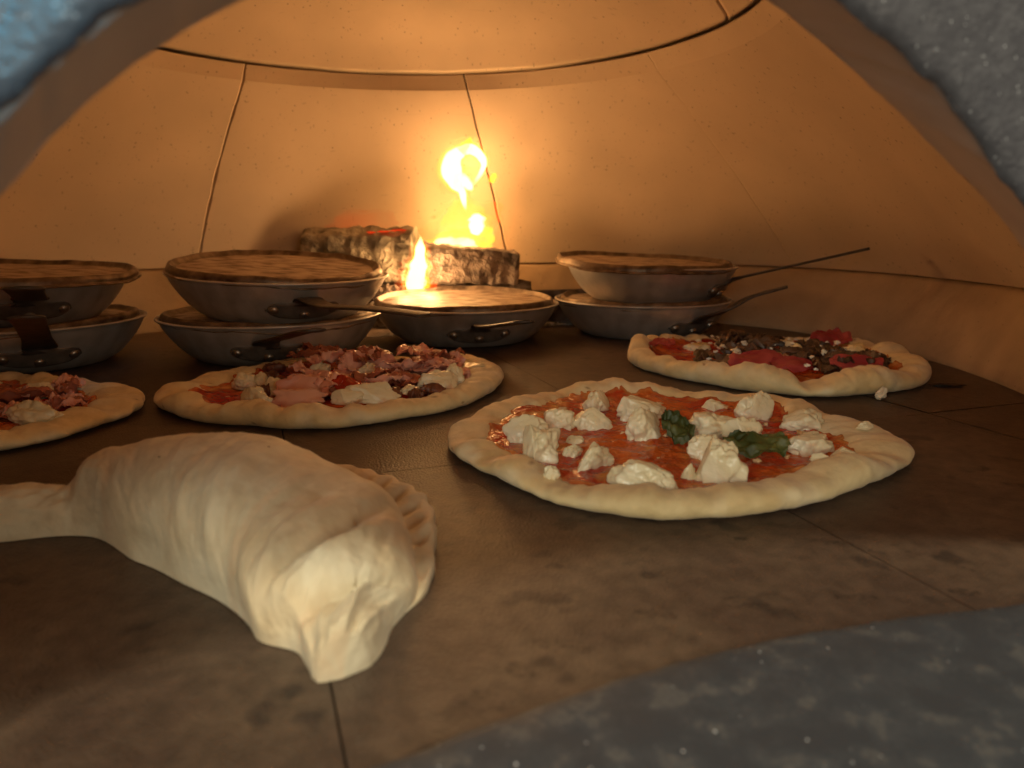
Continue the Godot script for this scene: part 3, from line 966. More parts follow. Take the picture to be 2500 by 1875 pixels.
func build_pizzas() -> void:
	var r := RandomNumberGenerator.new()
	r.seed = 42
	# margherita in front
	var p := make_pizza("margherita_pizza", "raw pizza with torn white mozzarella, tomato and two basil leaves, nearest on the right", Vector2(0.114, -0.534),
		[0.161, 0.166, 0.154, 0.146, 0.145, 0.147, 0.153, 0.16, 0.159, 0.155, 0.154, 0.16, 0.161, 0.16, 0.159, 0.155, 0.156, 0.154, 0.153, 0.144, 0.146, 0.157, 0.154, 0.147],
		0.0265, 0.0128, [[48, 9, 0.008], [262, 6, 0.006], [250, 5, 0.005], [90, 30, 0.002], [190, 30, -0.002]], [[5, 22, 0.022], [48, 12, 0.006], [190, 25, 0.006]], 1.02, 1)
	# x, z, width, height, depth, turn
	for c in [[0.011, -0.516, 0.033, 0.019, 0.026, 0.1], [0.018, -0.470, 0.033, 0.021, 0.026, 0.6], [0.036, -0.549, 0.025, 0.015, 0.022, 0.2], [0.060, -0.551, 0.029, 0.016, 0.021, -0.3], [0.070, -0.602, 0.022, 0.018, 0.018, 0.4], [0.100, -0.577, 0.037, 0.020, 0.030, 0.0], [0.095, -0.521, 0.033, 0.021, 0.024, 0.8], [0.052, -0.456, 0.036, 0.014, 0.016, 0.75], [0.076, -0.413, 0.038, 0.017, 0.024, -0.3], [0.144, -0.530, 0.037, 0.017, 0.036, 0.3], [0.165, -0.516, 0.029, 0.017, 0.022, 0.0], [0.168, -0.609, 0.022, 0.009, 0.016, 0.2], [0.190, -0.573, 0.030, 0.021, 0.026, 0.2], [0.217, -0.544, 0.033, 0.015, 0.026, -0.2], [0.201, -0.487, 0.031, 0.016, 0.024, 0.2], [0.218, -0.472, 0.018, 0.007, 0.010, 0.1], [0.127, -0.472, 0.025, 0.017, 0.020, 0.0], [0.124, -0.428, 0.032, 0.026, 0.026, -0.5], [0.107, -0.433, 0.011, 0.009, 0.010, 0.0], [0.023, -0.428, 0.010, 0.008, 0.008, 0.0], [0.044, -0.508, 0.016, 0.006, 0.012, 0.0], [0.192, -0.446, 0.012, 0.006, 0.009, 0.0], [0.256, -0.524, 0.014, 0.005, 0.009, 0.3], [0.118, -0.595, 0.018, 0.008, 0.012, 0.3], [0.040, -0.478, 0.014, 0.008, 0.010, 0.3]]:
		cheese(p, c[0], c[1], c[2] * 0.92, c[3] * 1.18, c[4] * 0.85, c[5], int(c[0] * 1000 + 400))
	for b in [[0.117, -0.512, 0.022, 0.030, 0.5, 0.5, 3], [0.160, -0.474, 0.044, 0.026, -0.15, 0.38, 4]]:
		slice(p, b[0], b[1], b[2], b[3], 0.0012, 0.008, 0.012, b[4], b[5], b[6], "basil_leaf", Color(0.035, 0.050, 0.010), Color(0.095, 0.105, 0.026), "basil", 0.06, 4)
	var tiny := []
	for k in 28:
		var a := r.randf() * TAU
		var q := sqrt(r.randf()) * 0.112
		tiny.append([0.114 + cos(a) * q, -0.534 + sin(a) * q, r.randf_range(0.0012, 0.0030), 0.0028])
	crumbs(p, "curd_crumbs", tiny, "cheese", Color(0.72, 0.42, 0.18), Color(0.80, 0.58, 0.34))

	# ham pizza
	p = make_pizza("ham_pizza", "raw pizza piled with shredded pink ham and white cheese, in front of the middle pans", Vector2(-0.165, -0.697),
		[0.151, 0.142, 0.138, 0.132, 0.13, 0.136, 0.137, 0.134, 0.14, 0.148, 0.155, 0.16, 0.146, 0.14, 0.138, 0.138, 0.143, 0.146, 0.136, 0.138, 0.153, 0.177, 0.174, 0.162],
		0.0255, 0.0152, [[100, 25, 0.003], [200, 30, -0.002], [10, 20, 0.002]], [[180, 28, 0.010], [330, 30, 0.012]], 1.03, 2)
	for c in [[-0.249, -0.684, 0.021, 0.014, 0.02, 0.1], [-0.235, -0.690, 0.014, 0.012, 0.014, 0.9], [-0.212, -0.655, 0.021, 0.017, 0.018, 0.6], [-0.214, -0.607, 0.034, 0.017, 0.014, -0.6], [-0.190, -0.728, 0.020, 0.013, 0.016, 0.2], [-0.137, -0.715, 0.022, 0.014, 0.014, 0.5], [-0.119, -0.612, 0.044, 0.016, 0.022, 0.1], [-0.135, -0.602, 0.026, 0.012, 0.018, 0.1], [-0.066, -0.662, 0.034, 0.016, 0.022, 0.3], [-0.055, -0.680, 0.020, 0.017, 0.016, -0.2], [-0.043, -0.753, 0.036, 0.007, 0.034, 0.0], [-0.09, -0.640, 0.016, 0.008, 0.012, 0.1]]:
		cheese(p, c[0], c[1], c[2], c[3], c[4], c[5], int(c[0] * 1000 + 700), "mozzarella_chunk", Color(0.80, 0.70, 0.45), 0.0 if c[3] < 0.008 else (0.007 if c[0] > -0.2 else 0.004))
	for k in 42:
		var a := r.randf() * TAU
		var q := sqrt(r.randf()) * 0.098
		var x := -0.150 + cos(a) * q * 1.02
		var z := -0.722 + sin(a) * q * 0.82
		if x < -0.205 and r.randf() < 0.6: continue
		var pick := r.randf()
		var c0 := Color(0.68, 0.27, 0.19)
		var c1 := Color(0.86, 0.50, 0.40)
		if pick < 0.25:
			c0 = Color(0.28, 0.085, 0.045)
			c1 = Color(0.46, 0.14, 0.075)
		slice(p, x, z, r.randf_range(0.032, 0.060), r.randf_range(0.022, 0.040), 0.0022, 0.0095, r.randf_range(0.006, 0.016) + (0.008 if z < -0.73 else 0.0), r.randf() * TAU, r.randf_range(-0.55, 0.55), k + 20, "ham_slice", c0, c1, "topping", 0.13, 4)
	slice(p, -0.176, -0.598, 0.042, 0.022, 0.002, 0.006, 0.011, -0.1, 0.75, 301, "ham_slice", Color(0.64, 0.26, 0.17), Color(0.78, 0.42, 0.30))
	slice(p, -0.180, -0.640, 0.050, 0.026, 0.002, 0.008, 0.014, 0.6, 0.5, 302, "ham_slice", Color(0.64, 0.26, 0.17), Color(0.78, 0.42, 0.30))
	slice(p, -0.146, -0.648, 0.034, 0.020, 0.006, 0.006, 0.013, -0.6, 0.4, 303, "tomato_piece", Color(0.42, 0.02, 0.008), Color(0.55, 0.05, 0.015), "sauce", 0.12)
	for k in 18:
		slice(p, -0.165 + r.randf_range(-0.09, 0.10), -0.70 + r.randf_range(-0.08, 0.08), r.randf_range(0.014, 0.024), r.randf_range(0.012, 0.018), 0.009, 0.004, 0.007, r.randf() * 6.0, 0.0, 330 + k, "sausage_crumb", Color(0.12, 0.04, 0.02), Color(0.24, 0.09, 0.05))

	# left pizza, cut by the frame
	p = make_pizza("left_ham_pizza", "raw ham pizza at the left edge with two wedges of cheese", Vector2(-0.462, -0.610),
		[0.147, 0.146, 0.150, 0.148, 0.145, 0.15, 0.152, 0.15, 0.15, 0.15, 0.15, 0.15, 0.15, 0.15, 0.15, 0.15, 0.14, 0.135, 0.118, 0.112, 0.114, 0.122, 0.132, 0.142],
		0.029, 0.0135, [[330, 20, 0.002], [60, 25, 0.001]], [[20, 30, 0.012], [330, 30, 0.008]], 1.0, 3)
	for c in [[-0.420, -0.648, 0.030, 0.016, 0.018, 0.3], [-0.368, -0.560, 0.042, 0.018, 0.026, -0.25], [-0.476, -0.672, 0.020, 0.012, 0.016, 0.1], [-0.455, -0.59, 0.02, 0.010, 0.016, 0.1]]:
		cheese(p, c[0], c[1], c[2], c[3], c[4], c[5], int(c[0] * 1000 + 900))
	for k in 30:
		var a := r.randf() * TAU
		var q := sqrt(r.randf()) * 0.088
		var c0 := Color(0.62, 0.23, 0.16)
		var c1 := Color(0.80, 0.42, 0.31)
		if r.randf() < 0.45:
			c0 = Color(0.30, 0.09, 0.05)
			c1 = Color(0.44, 0.13, 0.07)
		slice(p, -0.455 + cos(a) * q, -0.615 + sin(a) * q * 0.8, r.randf_range(0.028, 0.055), r.randf_range(0.02, 0.036), 0.0016, 0.009, r.randf_range(0.004, 0.010), r.randf() * TAU, r.randf_range(-0.4, 0.4), k + 400, "ham_slice", c0, c1, "topping", 0.12, 4)

	# mushroom pizza at the back right
	p = make_pizza("mushroom_pizza", "raw pizza with dark mushrooms, crumbled cheese and pink salami, by the right wall", Vector2(0.292, -0.831),
		[0.16, 0.157, 0.157, 0.16, 0.16, 0.159, 0.162, 0.159, 0.151, 0.144, 0.146, 0.151, 0.159, 0.16, 0.156, 0.163, 0.168, 0.169, 0.164, 0.162, 0.163, 0.168, 0.17, 0.166],
		0.0275, 0.0195, [[118, 8, 0.006], [78, 9, 0.007], [96, 5, -0.009], [200, 14, 0.007], [275, 40, -0.008]], [[5, 22, 0.016], [90, 35, 0.010]], 1.02, 4)
	for k in 54:
		var a := r.randf() * TAU
		var q := sqrt(r.randf()) * 0.100
		var x := 0.297 + cos(a) * q
		var z := -0.828 + sin(a) * q
		if x > 0.225 and x < 0.30 and z > -0.80: continue
		slice(p, x, z, r.randf_range(0.026, 0.048), r.randf_range(0.016, 0.028), 0.0036, 0.009, r.randf_range(0.008, 0.017), r.randf() * TAU, r.randf_range(-0.6, 0.6), k + 500, "mushroom_slice", Color(0.035, 0.018, 0.010), Color(0.15, 0.082, 0.045), "topping", 0.22)
	for c in [[0.250, -0.750, 0.066, 0.036, 0.50], [0.280, -0.738, 0.046, 0.030, 0.35], [0.176, -0.866, 0.030, 0.022, 0.2], [0.379, -0.900, 0.040, 0.028, 0.6], [0.346, -0.742, 0.050, 0.030, 0.3], [0.400, -0.910, 0.034, 0.026, 0.6]]:
		slice(p, c[0], c[1], c[2], c[3], 0.0022, 0.006, 0.015, r.randf_range(-0.3, 0.3), c[4], int(c[0] * 900), "salami_slice", Color(0.30, 0.030, 0.034), Color(0.46, 0.075, 0.065), "topping", 0.07)
	for c in [[0.321, -0.835, 0.026, 0.018], [0.359, -0.850, 0.028, 0.014], [0.389, -0.838, 0.036, 0.018], [0.300, -0.842, 0.024, 0.010], [0.268, -0.925, 0.03, 0.012], [0.345, -0.722, 0.022, 0.010], [0.20, -0.79, 0.022, 0.008], [0.335, -0.880, 0.030, 0.016], [0.285, -0.872, 0.026, 0.012], [0.225, -0.905, 0.030, 0.012], [0.375, -0.815, 0.024, 0.014], [0.31, -0.80, 0.018, 0.010], [0.255, -0.80, 0.02, 0.010]]:
		cheese(p, c[0], c[1], c[2], c[3] * 1.1, c[2] * 0.8, 0.2, int(c[0] * 1000), "cheese_crumble", Color(0.80, 0.62, 0.30))
	var feta := []
	for k in 95:
		var a := r.randf() * TAU
		var q := sqrt(r.randf()) * 0.104
		feta.append([0.297 + cos(a) * q, -0.830 + sin(a) * q, r.randf_range(0.0010, 0.0034) * (0.6 + 0.4 * r.randf()), r.randf_range(0.009, 0.018)])
	crumbs(p, "feta_crumbs", feta, "cheese", Color(0.80, 0.66, 0.42), Color(0.88, 0.84, 0.76))
	# stray crumb of dough and a charred scrap on the floor
	tag(obj("dough_crumb", lump(3, func(q: Vector3): return q * Vector3(0.0045, 0.0035, 0.0035) * (1.0 + nr.get_noise_3d(q.x * 2, q.y * 2, q.z * 2) * 0.6) + Vector3(0, 0.004, 0) + Vector3(0.0025, 0.004, -0.001) * pow(clampf(q.y + q.x * 0.5, 0, 1), 3.0), func(_p, _n): return Color(0.80, 0.66, 0.48)), M.dough, null, Vector3(0.337, 0.0005, -0.670)), "small pale crumb of dough on the floor in front of the mushroom pizza", "dough crumb")
	tag(obj("charred_scrap", lump(3, func(q: Vector3): return q * Vector3(0.017, 0.0016, 0.006) * (1.0 + nr.get_noise_3d(q.x * 2, q.y * 2, q.z * 2) * 0.5) + Vector3(0, 0.0015, 0), func(_p, _n): return Color(0.018, 0.012, 0.010)), M.topping, null, Vector3(0.430, 0.0005, -0.728)), "thin black charred scrap on the floor beside the right wall", "charred scrap")


# ---------------------------------------------------------------- calzone
func build_calzone() -> void:
	# station: s, fold x, fold z, crimp x, crimp z, height, flange share
	var S := [[0.00, -0.315, -0.338, -0.313, -0.366, 0.012, 0.0], [0.05, -0.285, -0.349, -0.282, -0.379, 0.018, 0.0], [0.10, -0.258, -0.357, -0.258, -0.386, 0.020, 0.0], [0.145, -0.238, -0.3635, -0.244, -0.393, 0.022, 0.0], [0.19, -0.222, -0.364, -0.238, -0.408, 0.033, 0.1], [0.26, -0.197, -0.355, -0.222, -0.436, 0.043, 0.4], [0.36, -0.168, -0.340, -0.180, -0.460, 0.049, 0.7], [0.48, -0.142, -0.321, -0.128, -0.466, 0.050, 0.9], [0.58, -0.122, -0.307, -0.092, -0.452, 0.047, 1.0], [0.67, -0.108, -0.294, -0.061, -0.425, 0.042, 1.0], [0.75, -0.099, -0.283, -0.044, -0.392, 0.038, 1.0], [0.81, -0.093, -0.273, -0.0380, -0.345, 0.032, 0.8], [0.86, -0.0875, -0.265, -0.0365, -0.313, 0.0275, 0.5], [0.89, -0.084, -0.2605, -0.039, -0.297, 0.0235, 0.25], [0.915, -0.0805, -0.256, -0.0445, -0.285, 0.0190, 0.0], [0.94, -0.077, -0.250, -0.0480, -0.273, 0.0195, 0.0], [0.965, -0.073, -0.243, -0.0488, -0.260, 0.0190, 0.0], [0.985, -0.070, -0.2385, -0.0510, -0.250, 0.0165, 0.0], [0.996, -0.066, -0.2375, -0.0545, -0.2445, 0.011, 0.0], [1.0, -0.0605, -0.2395, -0.0600, -0.2400, 0.0, 0.0]]
	var at := func(s: float) -> Array:
		var k := 0
		while k < S.size() - 2 and s > S[k + 1][0]: k += 1
		var a: Array = S[maxi(k - 1, 0)]
		var b: Array = S[k]
		var c: Array = S[k + 1]
		var d: Array = S[mini(k + 2, S.size() - 1)]
		var f: float = (s - b[0]) / (c[0] - b[0])
		var out := []
		for e in range(1, 7):
			out.append(cubic_interpolate_in_time(b[e], c[e], a[e], d[e], f, c[0] - b[0], a[0] - b[0], d[0] - b[0]) if a[0] < b[0] and d[0] > c[0] else lerpf(b[e], c[e], f))
		return out
	var NS := 300
	var NT := 96
	var stations := []
	for j in NS + 1:
		stations.append(at.call(float(j) / NS))
	var c0 := Vector3(-0.14, 0, -0.36)
	var pos := func(i, j):
		var q: Array = stations[j]
		var s := float(j) / NS
		var F := Vector2(q[0], q[1]) + Vector2(-0.0055, 0.0100) * smoothstep(0.19, 0.34, s) * smoothstep(0.935, 0.78, s)
		var C := Vector2(q[2], q[3])
		var H: float = q[4]
		var fl: float = q[5]
		var t := float(i) / NT
		var across: float
		var y: float
		var xm := lerpf(0.5, 0.27, fl)
		var xe := lerpf(1.0, 0.79, fl)
		var hf := lerpf(0.0, 0.0085, fl)
		if t < 0.42:
			var a := t / 0.42 * PI * 0.5
			across = xm * (1.0 - pow(cos(a), 0.85))
			across -= 0.045 * sin(t / 0.42 * PI) * fl
			y = H * pow(sin(a), 0.72)
		elif t < 0.82:
			var u := (t - 0.42) / 0.40
			across = lerpf(xm, xe, pow(u, 0.95))
			var e := (across - xm) / (xe - xm)
			var round_ := sqrt(maxf(0.0, 1.0 - pow(e, 2.2)))
			var slope := 1.0 - pow(e, 1.45)
			y = hf + (H - hf) * lerpf(round_, slope, fl * 0.35)
		else:
			var u := (t - 0.82) / 0.18
			across = lerpf(xe, 1.0, minf(u * 1.15, 1.0))
			y = hf * sqrt(maxf(0.0, 1.0 - pow(maxf(u - 0.55, 0.0) / 0.45, 2.0)))
		# crimps pressed along the flange
		var press := fl * exp(-pow((t - 0.875) / 0.055, 2.0))
		y -= press * 0.0045 * pow(0.5 + 0.5 * sin(s * 150.0 + sin(s * 41.0)), 2.0)
		if t > 0.8: across += fl * 0.012 * sin(s * 150.0 + 1.2) * smoothstep(0.8, 0.95, t)
		var p2 := F.lerp(C, across)
		var p := Vector3(p2.x, maxf(y, 0.0), p2.y)
		var amp := clampf(p.y / 0.010, 0, 1) * smoothstep(1.0, 0.975, s)
		# drapes running from fold to crimp, a few deep, and lumps of the filling
		var tail := smoothstep(0.70, 0.90, s)
		var d := nr.get_noise_2d(s * 5.5 + t * 0.9, t * 1.3) * 0.0042 * (1.0 - tail)
		d += nz.get_noise_2d(s * 15.0 + sin(t * 3.0) * 1.4, t * 3.2 + 4.0) * 0.0030
		d += nr.get_noise_2d(s * 34.0 + t * 3.0, t * 5.0 + 9.0) * 0.0009
		# gathers at the twisted ends
		d += tail * (nq.get_noise_2d(s * 13.0 + t * 4.2, t * 2.6) - 0.15) * 0.0030
		d += smoothstep(0.30, 0.16, s) * nq.get_noise_2d(s * 20.0 - t * 1.5, t * 1.6 + 3.0) * 0.0022
		# neck where the left tail leaves the body
		d -= 0.004 * exp(-pow((s - 0.165) / 0.018, 2.0))
		# a deep crease across the right shoulder
		d -= 0.0048 * exp(-pow((s - 0.80 + (t - 0.4) * 0.10 + 0.012 * sin(t * 9.0)) / 0.014, 2.0)) * smoothstep(0.05, 0.3, t) * smoothstep(0.85, 0.6, t)
		d -= 0.0034 * exp(-pow((s - 0.908 + (t - 0.4) * 0.04) / 0.009, 2.0)) * smoothstep(0.05, 0.25, t) * smoothstep(0.9, 0.6, t)
		d += 0.0030 * exp(-pow((s - 0.845 + (t - 0.4) * 0.10) / 0.016, 2.0)) * smoothstep(0.05, 0.25, t)
		var side := (Vector2(p.x, p.z) - F.lerp(C, 0.5)).normalized()
		p += Vector3(side.x * 0.45, 1.0, side.y * 0.45) * d * amp
		p.y = maxf(p.y, 0.0)
		return p - c0
	var dc := func(i, j, p: Vector3) -> Color:
		var k := nr.get_noise_3d(p.x * 18, p.y * 18, p.z * 18)
		var q := Color(0.72, 0.63, 0.455).lerp(Color(0.73, 0.58, 0.37), clampf(0.35 + k * 1.6, 0, 1))
		q = q.lerp(Color(0.78, 0.70, 0.52), clampf(nr.get_noise_3d(p.x * 30 + 9.0, p.y * 30, p.z * 45) * 1.8, 0, 1))
		q = q.lerp(Color(0.76, 0.56, 0.36), clampf((nr.get_noise_2d(float(j) / NS * 20.0 + 50.0, float(i) / NT * 2.0) - 0.15) * 1.8, 0, 0.6))
		return q
	var root := thing("calzone", "folded raw calzone with crimped edge and twisted ends, nearest on the left", "calzone", Vector3(c0.x, 0.0005, c0.z))
	obj("dough_body", grid(NT, NS, pos, false, true, dc), M.dough, root)
	var specks: Array = ["x"]
	for sp in [[0.54, 0.52], [0.64, 0.66], [0.36, 0.34]]:
		var c: Vector3 = pos.call(int(sp[1] * NT), int(sp[0] * NS))
		lump(1, func(q: Vector3): return c + q * Vector3(0.0007, 0.0004, 0.0007), func(_p, _n): return Color(0.20, 0.11, 0.05), specks)
	obj("bran_specks", joined(specks), M.topping, root).set_meta("kind", "stuff")


# ---------------------------------------------------------------- fire
func make_log(called: String, label: String, a: Vector3, b: Vector3, section: Array, seed_: int, tone0: Color, tone1: Color, grow := 1.0) -> Node3D:
	var mid := (a + b) * 0.5
	var root := thing(called, label, "log", mid, "split logs burning at the back")
	var axis := (b - a)
	var L := axis.length()
	var x := axis.normalized()
	var z := x.cross(Vector3.UP).normalized()
	var y := z.cross(x)
	var n := section.size()
	var per := 10
	var m := grid(n * per, 44, func(i, j):
		var k: int = i / per
		var f: float = float(i % per) / per
		var q: Vector2 = (section[k] as Vector2).lerp(section[(k + 1) % n], f)
		var q2: Vector2 = (section[(k + n - 1) % n] as Vector2).lerp(section[k], 0.85)
		if f < 0.2: q = q.lerp(q2, 0.12 - f * 0.6)
		var u: float = clampf((j - 2) / 40.0, 0, 1)
		var sc := 1.0
		if j == 0 or j == 44: sc = 0.001
		elif j == 1 or j == 43: sc = 0.6
		q *= sc * lerpf(1.0, grow, u) * (1.0 + nr.get_noise_2d(u * 3.0 + seed_, i * 0.05) * 0.06)
		var p := x * (u - 0.5) * L + y * q.y + z * q.x
		p += (y * q.y + z * q.x).normalized() * (nr.get_noise_3d(u * 18.0, i * 0.22 + seed_, 0) * 0.0060 + nq.get_noise_2d(u * 4.0, i * 0.35 + seed_) * 0.0026)
		if j <= 1 or j >= 43: p += x * nr.get_noise_2d(q.x * 90, q.y * 90 + seed_) * 0.006
		return p, true, true, func(i, j, p: Vector3) -> Color:
		var k := clampf(0.5 + nr.get_noise_3d(p.dot(x) * 22.0, p.dot(y) * 85.0, p.dot(z) * 85.0 + seed_) * 1.9, 0, 1)
		return tone0.lerp(tone1, k))
	obj("bark", m, M.log_wood, root)
	return root


func flame_mat(c: Color, e: float, a: float) -> StandardMaterial3D:
	var m := StandardMaterial3D.new()
	m.resource_name = "flame_gas"
	m.albedo_color = Color(0, 0, 0, a)
	m.transparency = BaseMaterial3D.TRANSPARENCY_ALPHA
	m.specular_mode = BaseMaterial3D.SPECULAR_DISABLED
	m.roughness = 1.0
	m.vertex_color_use_as_albedo = true
	m.emission_enabled = true
	m.emission = c
	m.emission_energy_multiplier = e
	return m


# a tongue of glowing gas round a spine, thinner towards its rim; layers: [scale, colour, energy, alpha]
func flame(parent: Node3D, called: String, spine: Array, radii: Array, layers: Array, seed_: int, closed := false) -> void:
	var cv := Curve3D.new()
	var n := spine.size()
	for k in n + (1 if closed else 0):
		var a: Vector3 = spine[(k - 1 + n) % n] if closed else spine[maxi(k - 1, 0)]
		var b: Vector3 = spine[(k + 1) % n] if closed else spine[mini(k + 1, n - 1)]
		cv.add_point(spine[k % n], (a - b) / 6.0, (b - a) / 6.0)
	var L := cv.get_baked_length()
	var mesh := ArrayMesh.new()
	var NS := 56
	var NR := 28
	for ly in layers:
		grid(NR, NS, func(i, j):
			var s: float = float(j) / NS
			var p := cv.sample_baked(s * L, true)
			var td := (cv.sample_baked(minf(s * L + 0.002, L), true) - cv.sample_baked(maxf(s * L - 0.002, 0), true)).normalized()
			var e1 := td.cross(Vector3(0, 0, 1)).normalized()
			var e2 := td.cross(e1)
			var f: float = s * (radii.size() - 1)
			var k: int = mini(int(f), radii.size() - 2)
			var r: float = lerpf(radii[k], radii[k + 1], smoothstep(0, 1, f - k))
			r = r * ly[0]
			r *= 1.0 + 0.45 * nr.get_noise_2d(s * 7.0 + seed_, sin(TAU * i / NR) * 0.8)
			var a: float = TAU * i / NR
			return p + e1 * cos(a) * r + e2 * sin(a) * r * 0.7, true, true, func(i, j, _p):
			var s: float = float(j) / NS
			var fade: float = 1.0 if closed else smoothstep(0.0, 0.12, s) * smoothstep(1.0, 0.75, s)
			var rim: float = pow(absf(sin(TAU * i / NR)), 1.6 if ly[0] > 0.9 else 0.35)
			return Color(1, 1, 1, fade * rim), null, null, mesh)
		mesh.surface_set_material(mesh.get_surface_count() - 1, flame_mat(ly[1], ly[2], ly[3]))
	obj(called, mesh, null, parent)


func q_front(n: Vector3) -> float:
	return smoothstep(0.55, 1.0, absf(n.z))


# a soft cloud of glowing gas, thin at its rim
func veil(parent: Node3D, called: String, at: Vector3, size: Vector3, c: Color, e: float, a: float, seed_: int) -> void:
	var m := lump(4, func(q: Vector3):
		var s := 1.0 + nr.get_noise_3d(q.x * 1.6 + seed_, q.y * 1.6, 0.0) * 0.35
		return Vector3(q.x * size.x * s, q.y * size.y * s + q.x * size.y * 0.3, q.z * minf(size.x, size.y) * 0.30), func(_p, n: Vector3) -> Color:
		return Color(1, 1, 1, pow(absf(q_front(n)), 2.0) * clampf(0.75 + nr.get_noise_2d(_p.x * 30 + seed_, _p.y * 30) * 0.9, 0, 1)))
	m.surface_set_material(0, flame_mat(c, e, a))
	obj(called, m, null, parent, at)


func build_fire() -> void:
	make_log("split_log", "ash-grey split log on the left of the fire, red embers along its top", Vector3(-0.325, 0.112, -1.205), Vector3(-0.150, 0.108, -1.185), [Vector2(-0.030, -0.034), Vector2(-0.034, 0.020), Vector2(-0.006, 0.038), Vector2(0.026, 0.026), Vector2(0.030, -0.034)], 3, Color(0.13, 0.11, 0.08), Color(0.46, 0.40, 0.30), 1.15)
	make_log("split_log", "grey-brown split log leaning on the right of the tall flame", Vector3(-0.142, 0.098, -1.185), Vector3(0.008, 0.088, -1.205), [Vector2(-0.026, -0.030), Vector2(-0.030, 0.018), Vector2(-0.016, 0.030), Vector2(0.024, 0.026), Vector2(0.030, -0.030)], 8, Color(0.12, 0.095, 0.08), Color(0.42, 0.34, 0.28), 0.84)
	make_log("split_log", "dark lower log lying under the fire behind the middle pan", Vector3(-0.30, 0.034, -1.19), Vector3(0.03, 0.034, -1.19), [Vector2(-0.030, -0.032), Vector2(-0.034, 0.022), Vector2(0.0, 0.036), Vector2(0.032, 0.022), Vector2(0.030, -0.032)], 12, Color(0.05, 0.035, 0.026), Color(0.16, 0.11, 0.08))
	make_log("charred_log_end", "dark charred chunk of wood beside the foot of the tall flame", Vector3(-0.225, 0.040, -1.150), Vector3(-0.150, 0.048, -1.155), [Vector2(-0.014, -0.03), Vector2(-0.012, 0.016), Vector2(0.0, 0.024), Vector2(0.014, 0.010), Vector2(0.014, -0.03)], 17, Color(0.06, 0.042, 0.034), Color(0.20, 0.15, 0.12), 0.7)
	# ash bed
	var ash := obj("ash_bed", lump(4, func(q: Vector3): return Vector3(q.x * 0.27, maxf(q.y, 0.0) * 0.020 * (1.0 + nr.get_noise_2d(q.x * 9, q.z * 9)), q.z * 0.055)), M.ash, null, Vector3(-0.14, 0.001, -1.20))
	tag(ash, "pale ash heaped under the burning logs", "ash", "", "stuff")
	# steel guard that holds the fire back
	var g := thing("fire_guard", "low dark steel bar standing in front of the burning logs", "fire guard", Vector3(-0.20, 0, -1.172))
	var box := BoxMesh.new()
	box.size = Vector3(0.66, 0.050, 0.006)
	var a := obj("guard_plate", box, M.guard_steel, g, Vector3(0.10, 0.027, 0))
	a.rotation.z = 0.028
	var box2 := BoxMesh.new()
	box2.size = Vector3(0.030, 0.050, 0.05)
	obj("guard_foot", box2, M.guard_steel, g, Vector3(-0.325, 0.0255, -0.012))

	# glowing embers on the left log
	var r := RandomNumberGenerator.new()
	r.seed = 7
	for k in 4:
		var e := lump(2, func(q: Vector3): return q * Vector3(0.006 + 0.003 * (k % 2), 0.0014, 0.004) * (1.0 + nr.get_noise_3d(q.x * 2 + k, q.y * 2, q.z * 2) * 0.9))
		tag(obj("glowing_ember", e, M.ember_glow, null, Vector3(-0.215 + k * 0.016 + r.randf_range(-0.004, 0.004), 0.148 - absf(k - 3.0) * 0.0012, -1.170 + r.randf_range(-0.006, 0.006))), ["red glowing ember on the left log, farthest left of the four", "second red ember from the left on top of the left log", "third red ember from the left on top of the left log", "red glowing ember on the left log, nearest the tall flame"][k], "ember", "embers along the top of the left log")
	var white := Color(1.0, 0.86, 0.55)
	var yellow := Color(1.0, 0.56, 0.14)
	var orange := Color(1.0, 0.30, 0.03)
	# tall flame between the logs
	var f := thing("flame", "tall white-yellow flame rising between the two logs", "flame", Vector3(-0.147, 0.04, -1.150), "flames of the wood fire")
	var o := f.position
	flame(f, "flame_tongue", [Vector3(-0.150, 0.045, -1.150) - o, Vector3(-0.148, 0.065, -1.150) - o, Vector3(-0.143, 0.088, -1.150) - o, Vector3(-0.1395, 0.112, -1.150) - o, Vector3(-0.137, 0.140, -1.150) - o], [0.012, 0.0175, 0.0135, 0.0080, 0.001], [[2.0, orange, 7.0, 0.06], [1.35, yellow, 6.0, 0.22], [0.85, white, 5.0, 0.95]], 1)
	veil(f, "flame_base", Vector3(-0.140, 0.066, -1.156) - o, Vector3(0.032, 0.030, 0.010), orange, 5.0, 0.16, 61)
	veil(f, "flame_base", Vector3(-0.146, 0.060, -1.153) - o, Vector3(0.022, 0.022, 0.010), yellow, 5.0, 0.30, 63)
	lamp(f, "flame_light", Vector3(-0.143, 0.080, -1.150) - o, Color(1.0, 0.54, 0.21), FIRE * 0.95, 0.035)
	# curling ring of flame above
	f = thing("flame", "detached curling ring of flame high above the logs", "flame", Vector3(-0.065, 0.19, -1.185), "flames of the wood fire")
	o = f.position
	var hook := []
	for q in [[-0.0710, 0.1760], [-0.0745, 0.1930], [-0.0770, 0.2060], [-0.0865, 0.2180], [-0.0920, 0.2360], [-0.0890, 0.2530], [-0.0770, 0.2640], [-0.0640, 0.2680], [-0.0500, 0.2600], [-0.0430, 0.2470], [-0.0475, 0.2330], [-0.0560, 0.2200], [-0.0600, 0.2120]]:
		hook.append(Vector3(q[0], q[1], -1.185 + 0.004 * sin(q[0] * 200.0)) - o)
	flame(f, "flame_hook", hook, [0.0015, 0.0042, 0.0060, 0.0120, 0.0165, 0.0150, 0.0120, 0.0110, 0.0085, 0.0070, 0.0050, 0.0032, 0.001], [[2.2, orange, 7.0, 0.05], [1.3, yellow, 6.0, 0.22], [0.85, white, 5.0, 0.95]], 4)
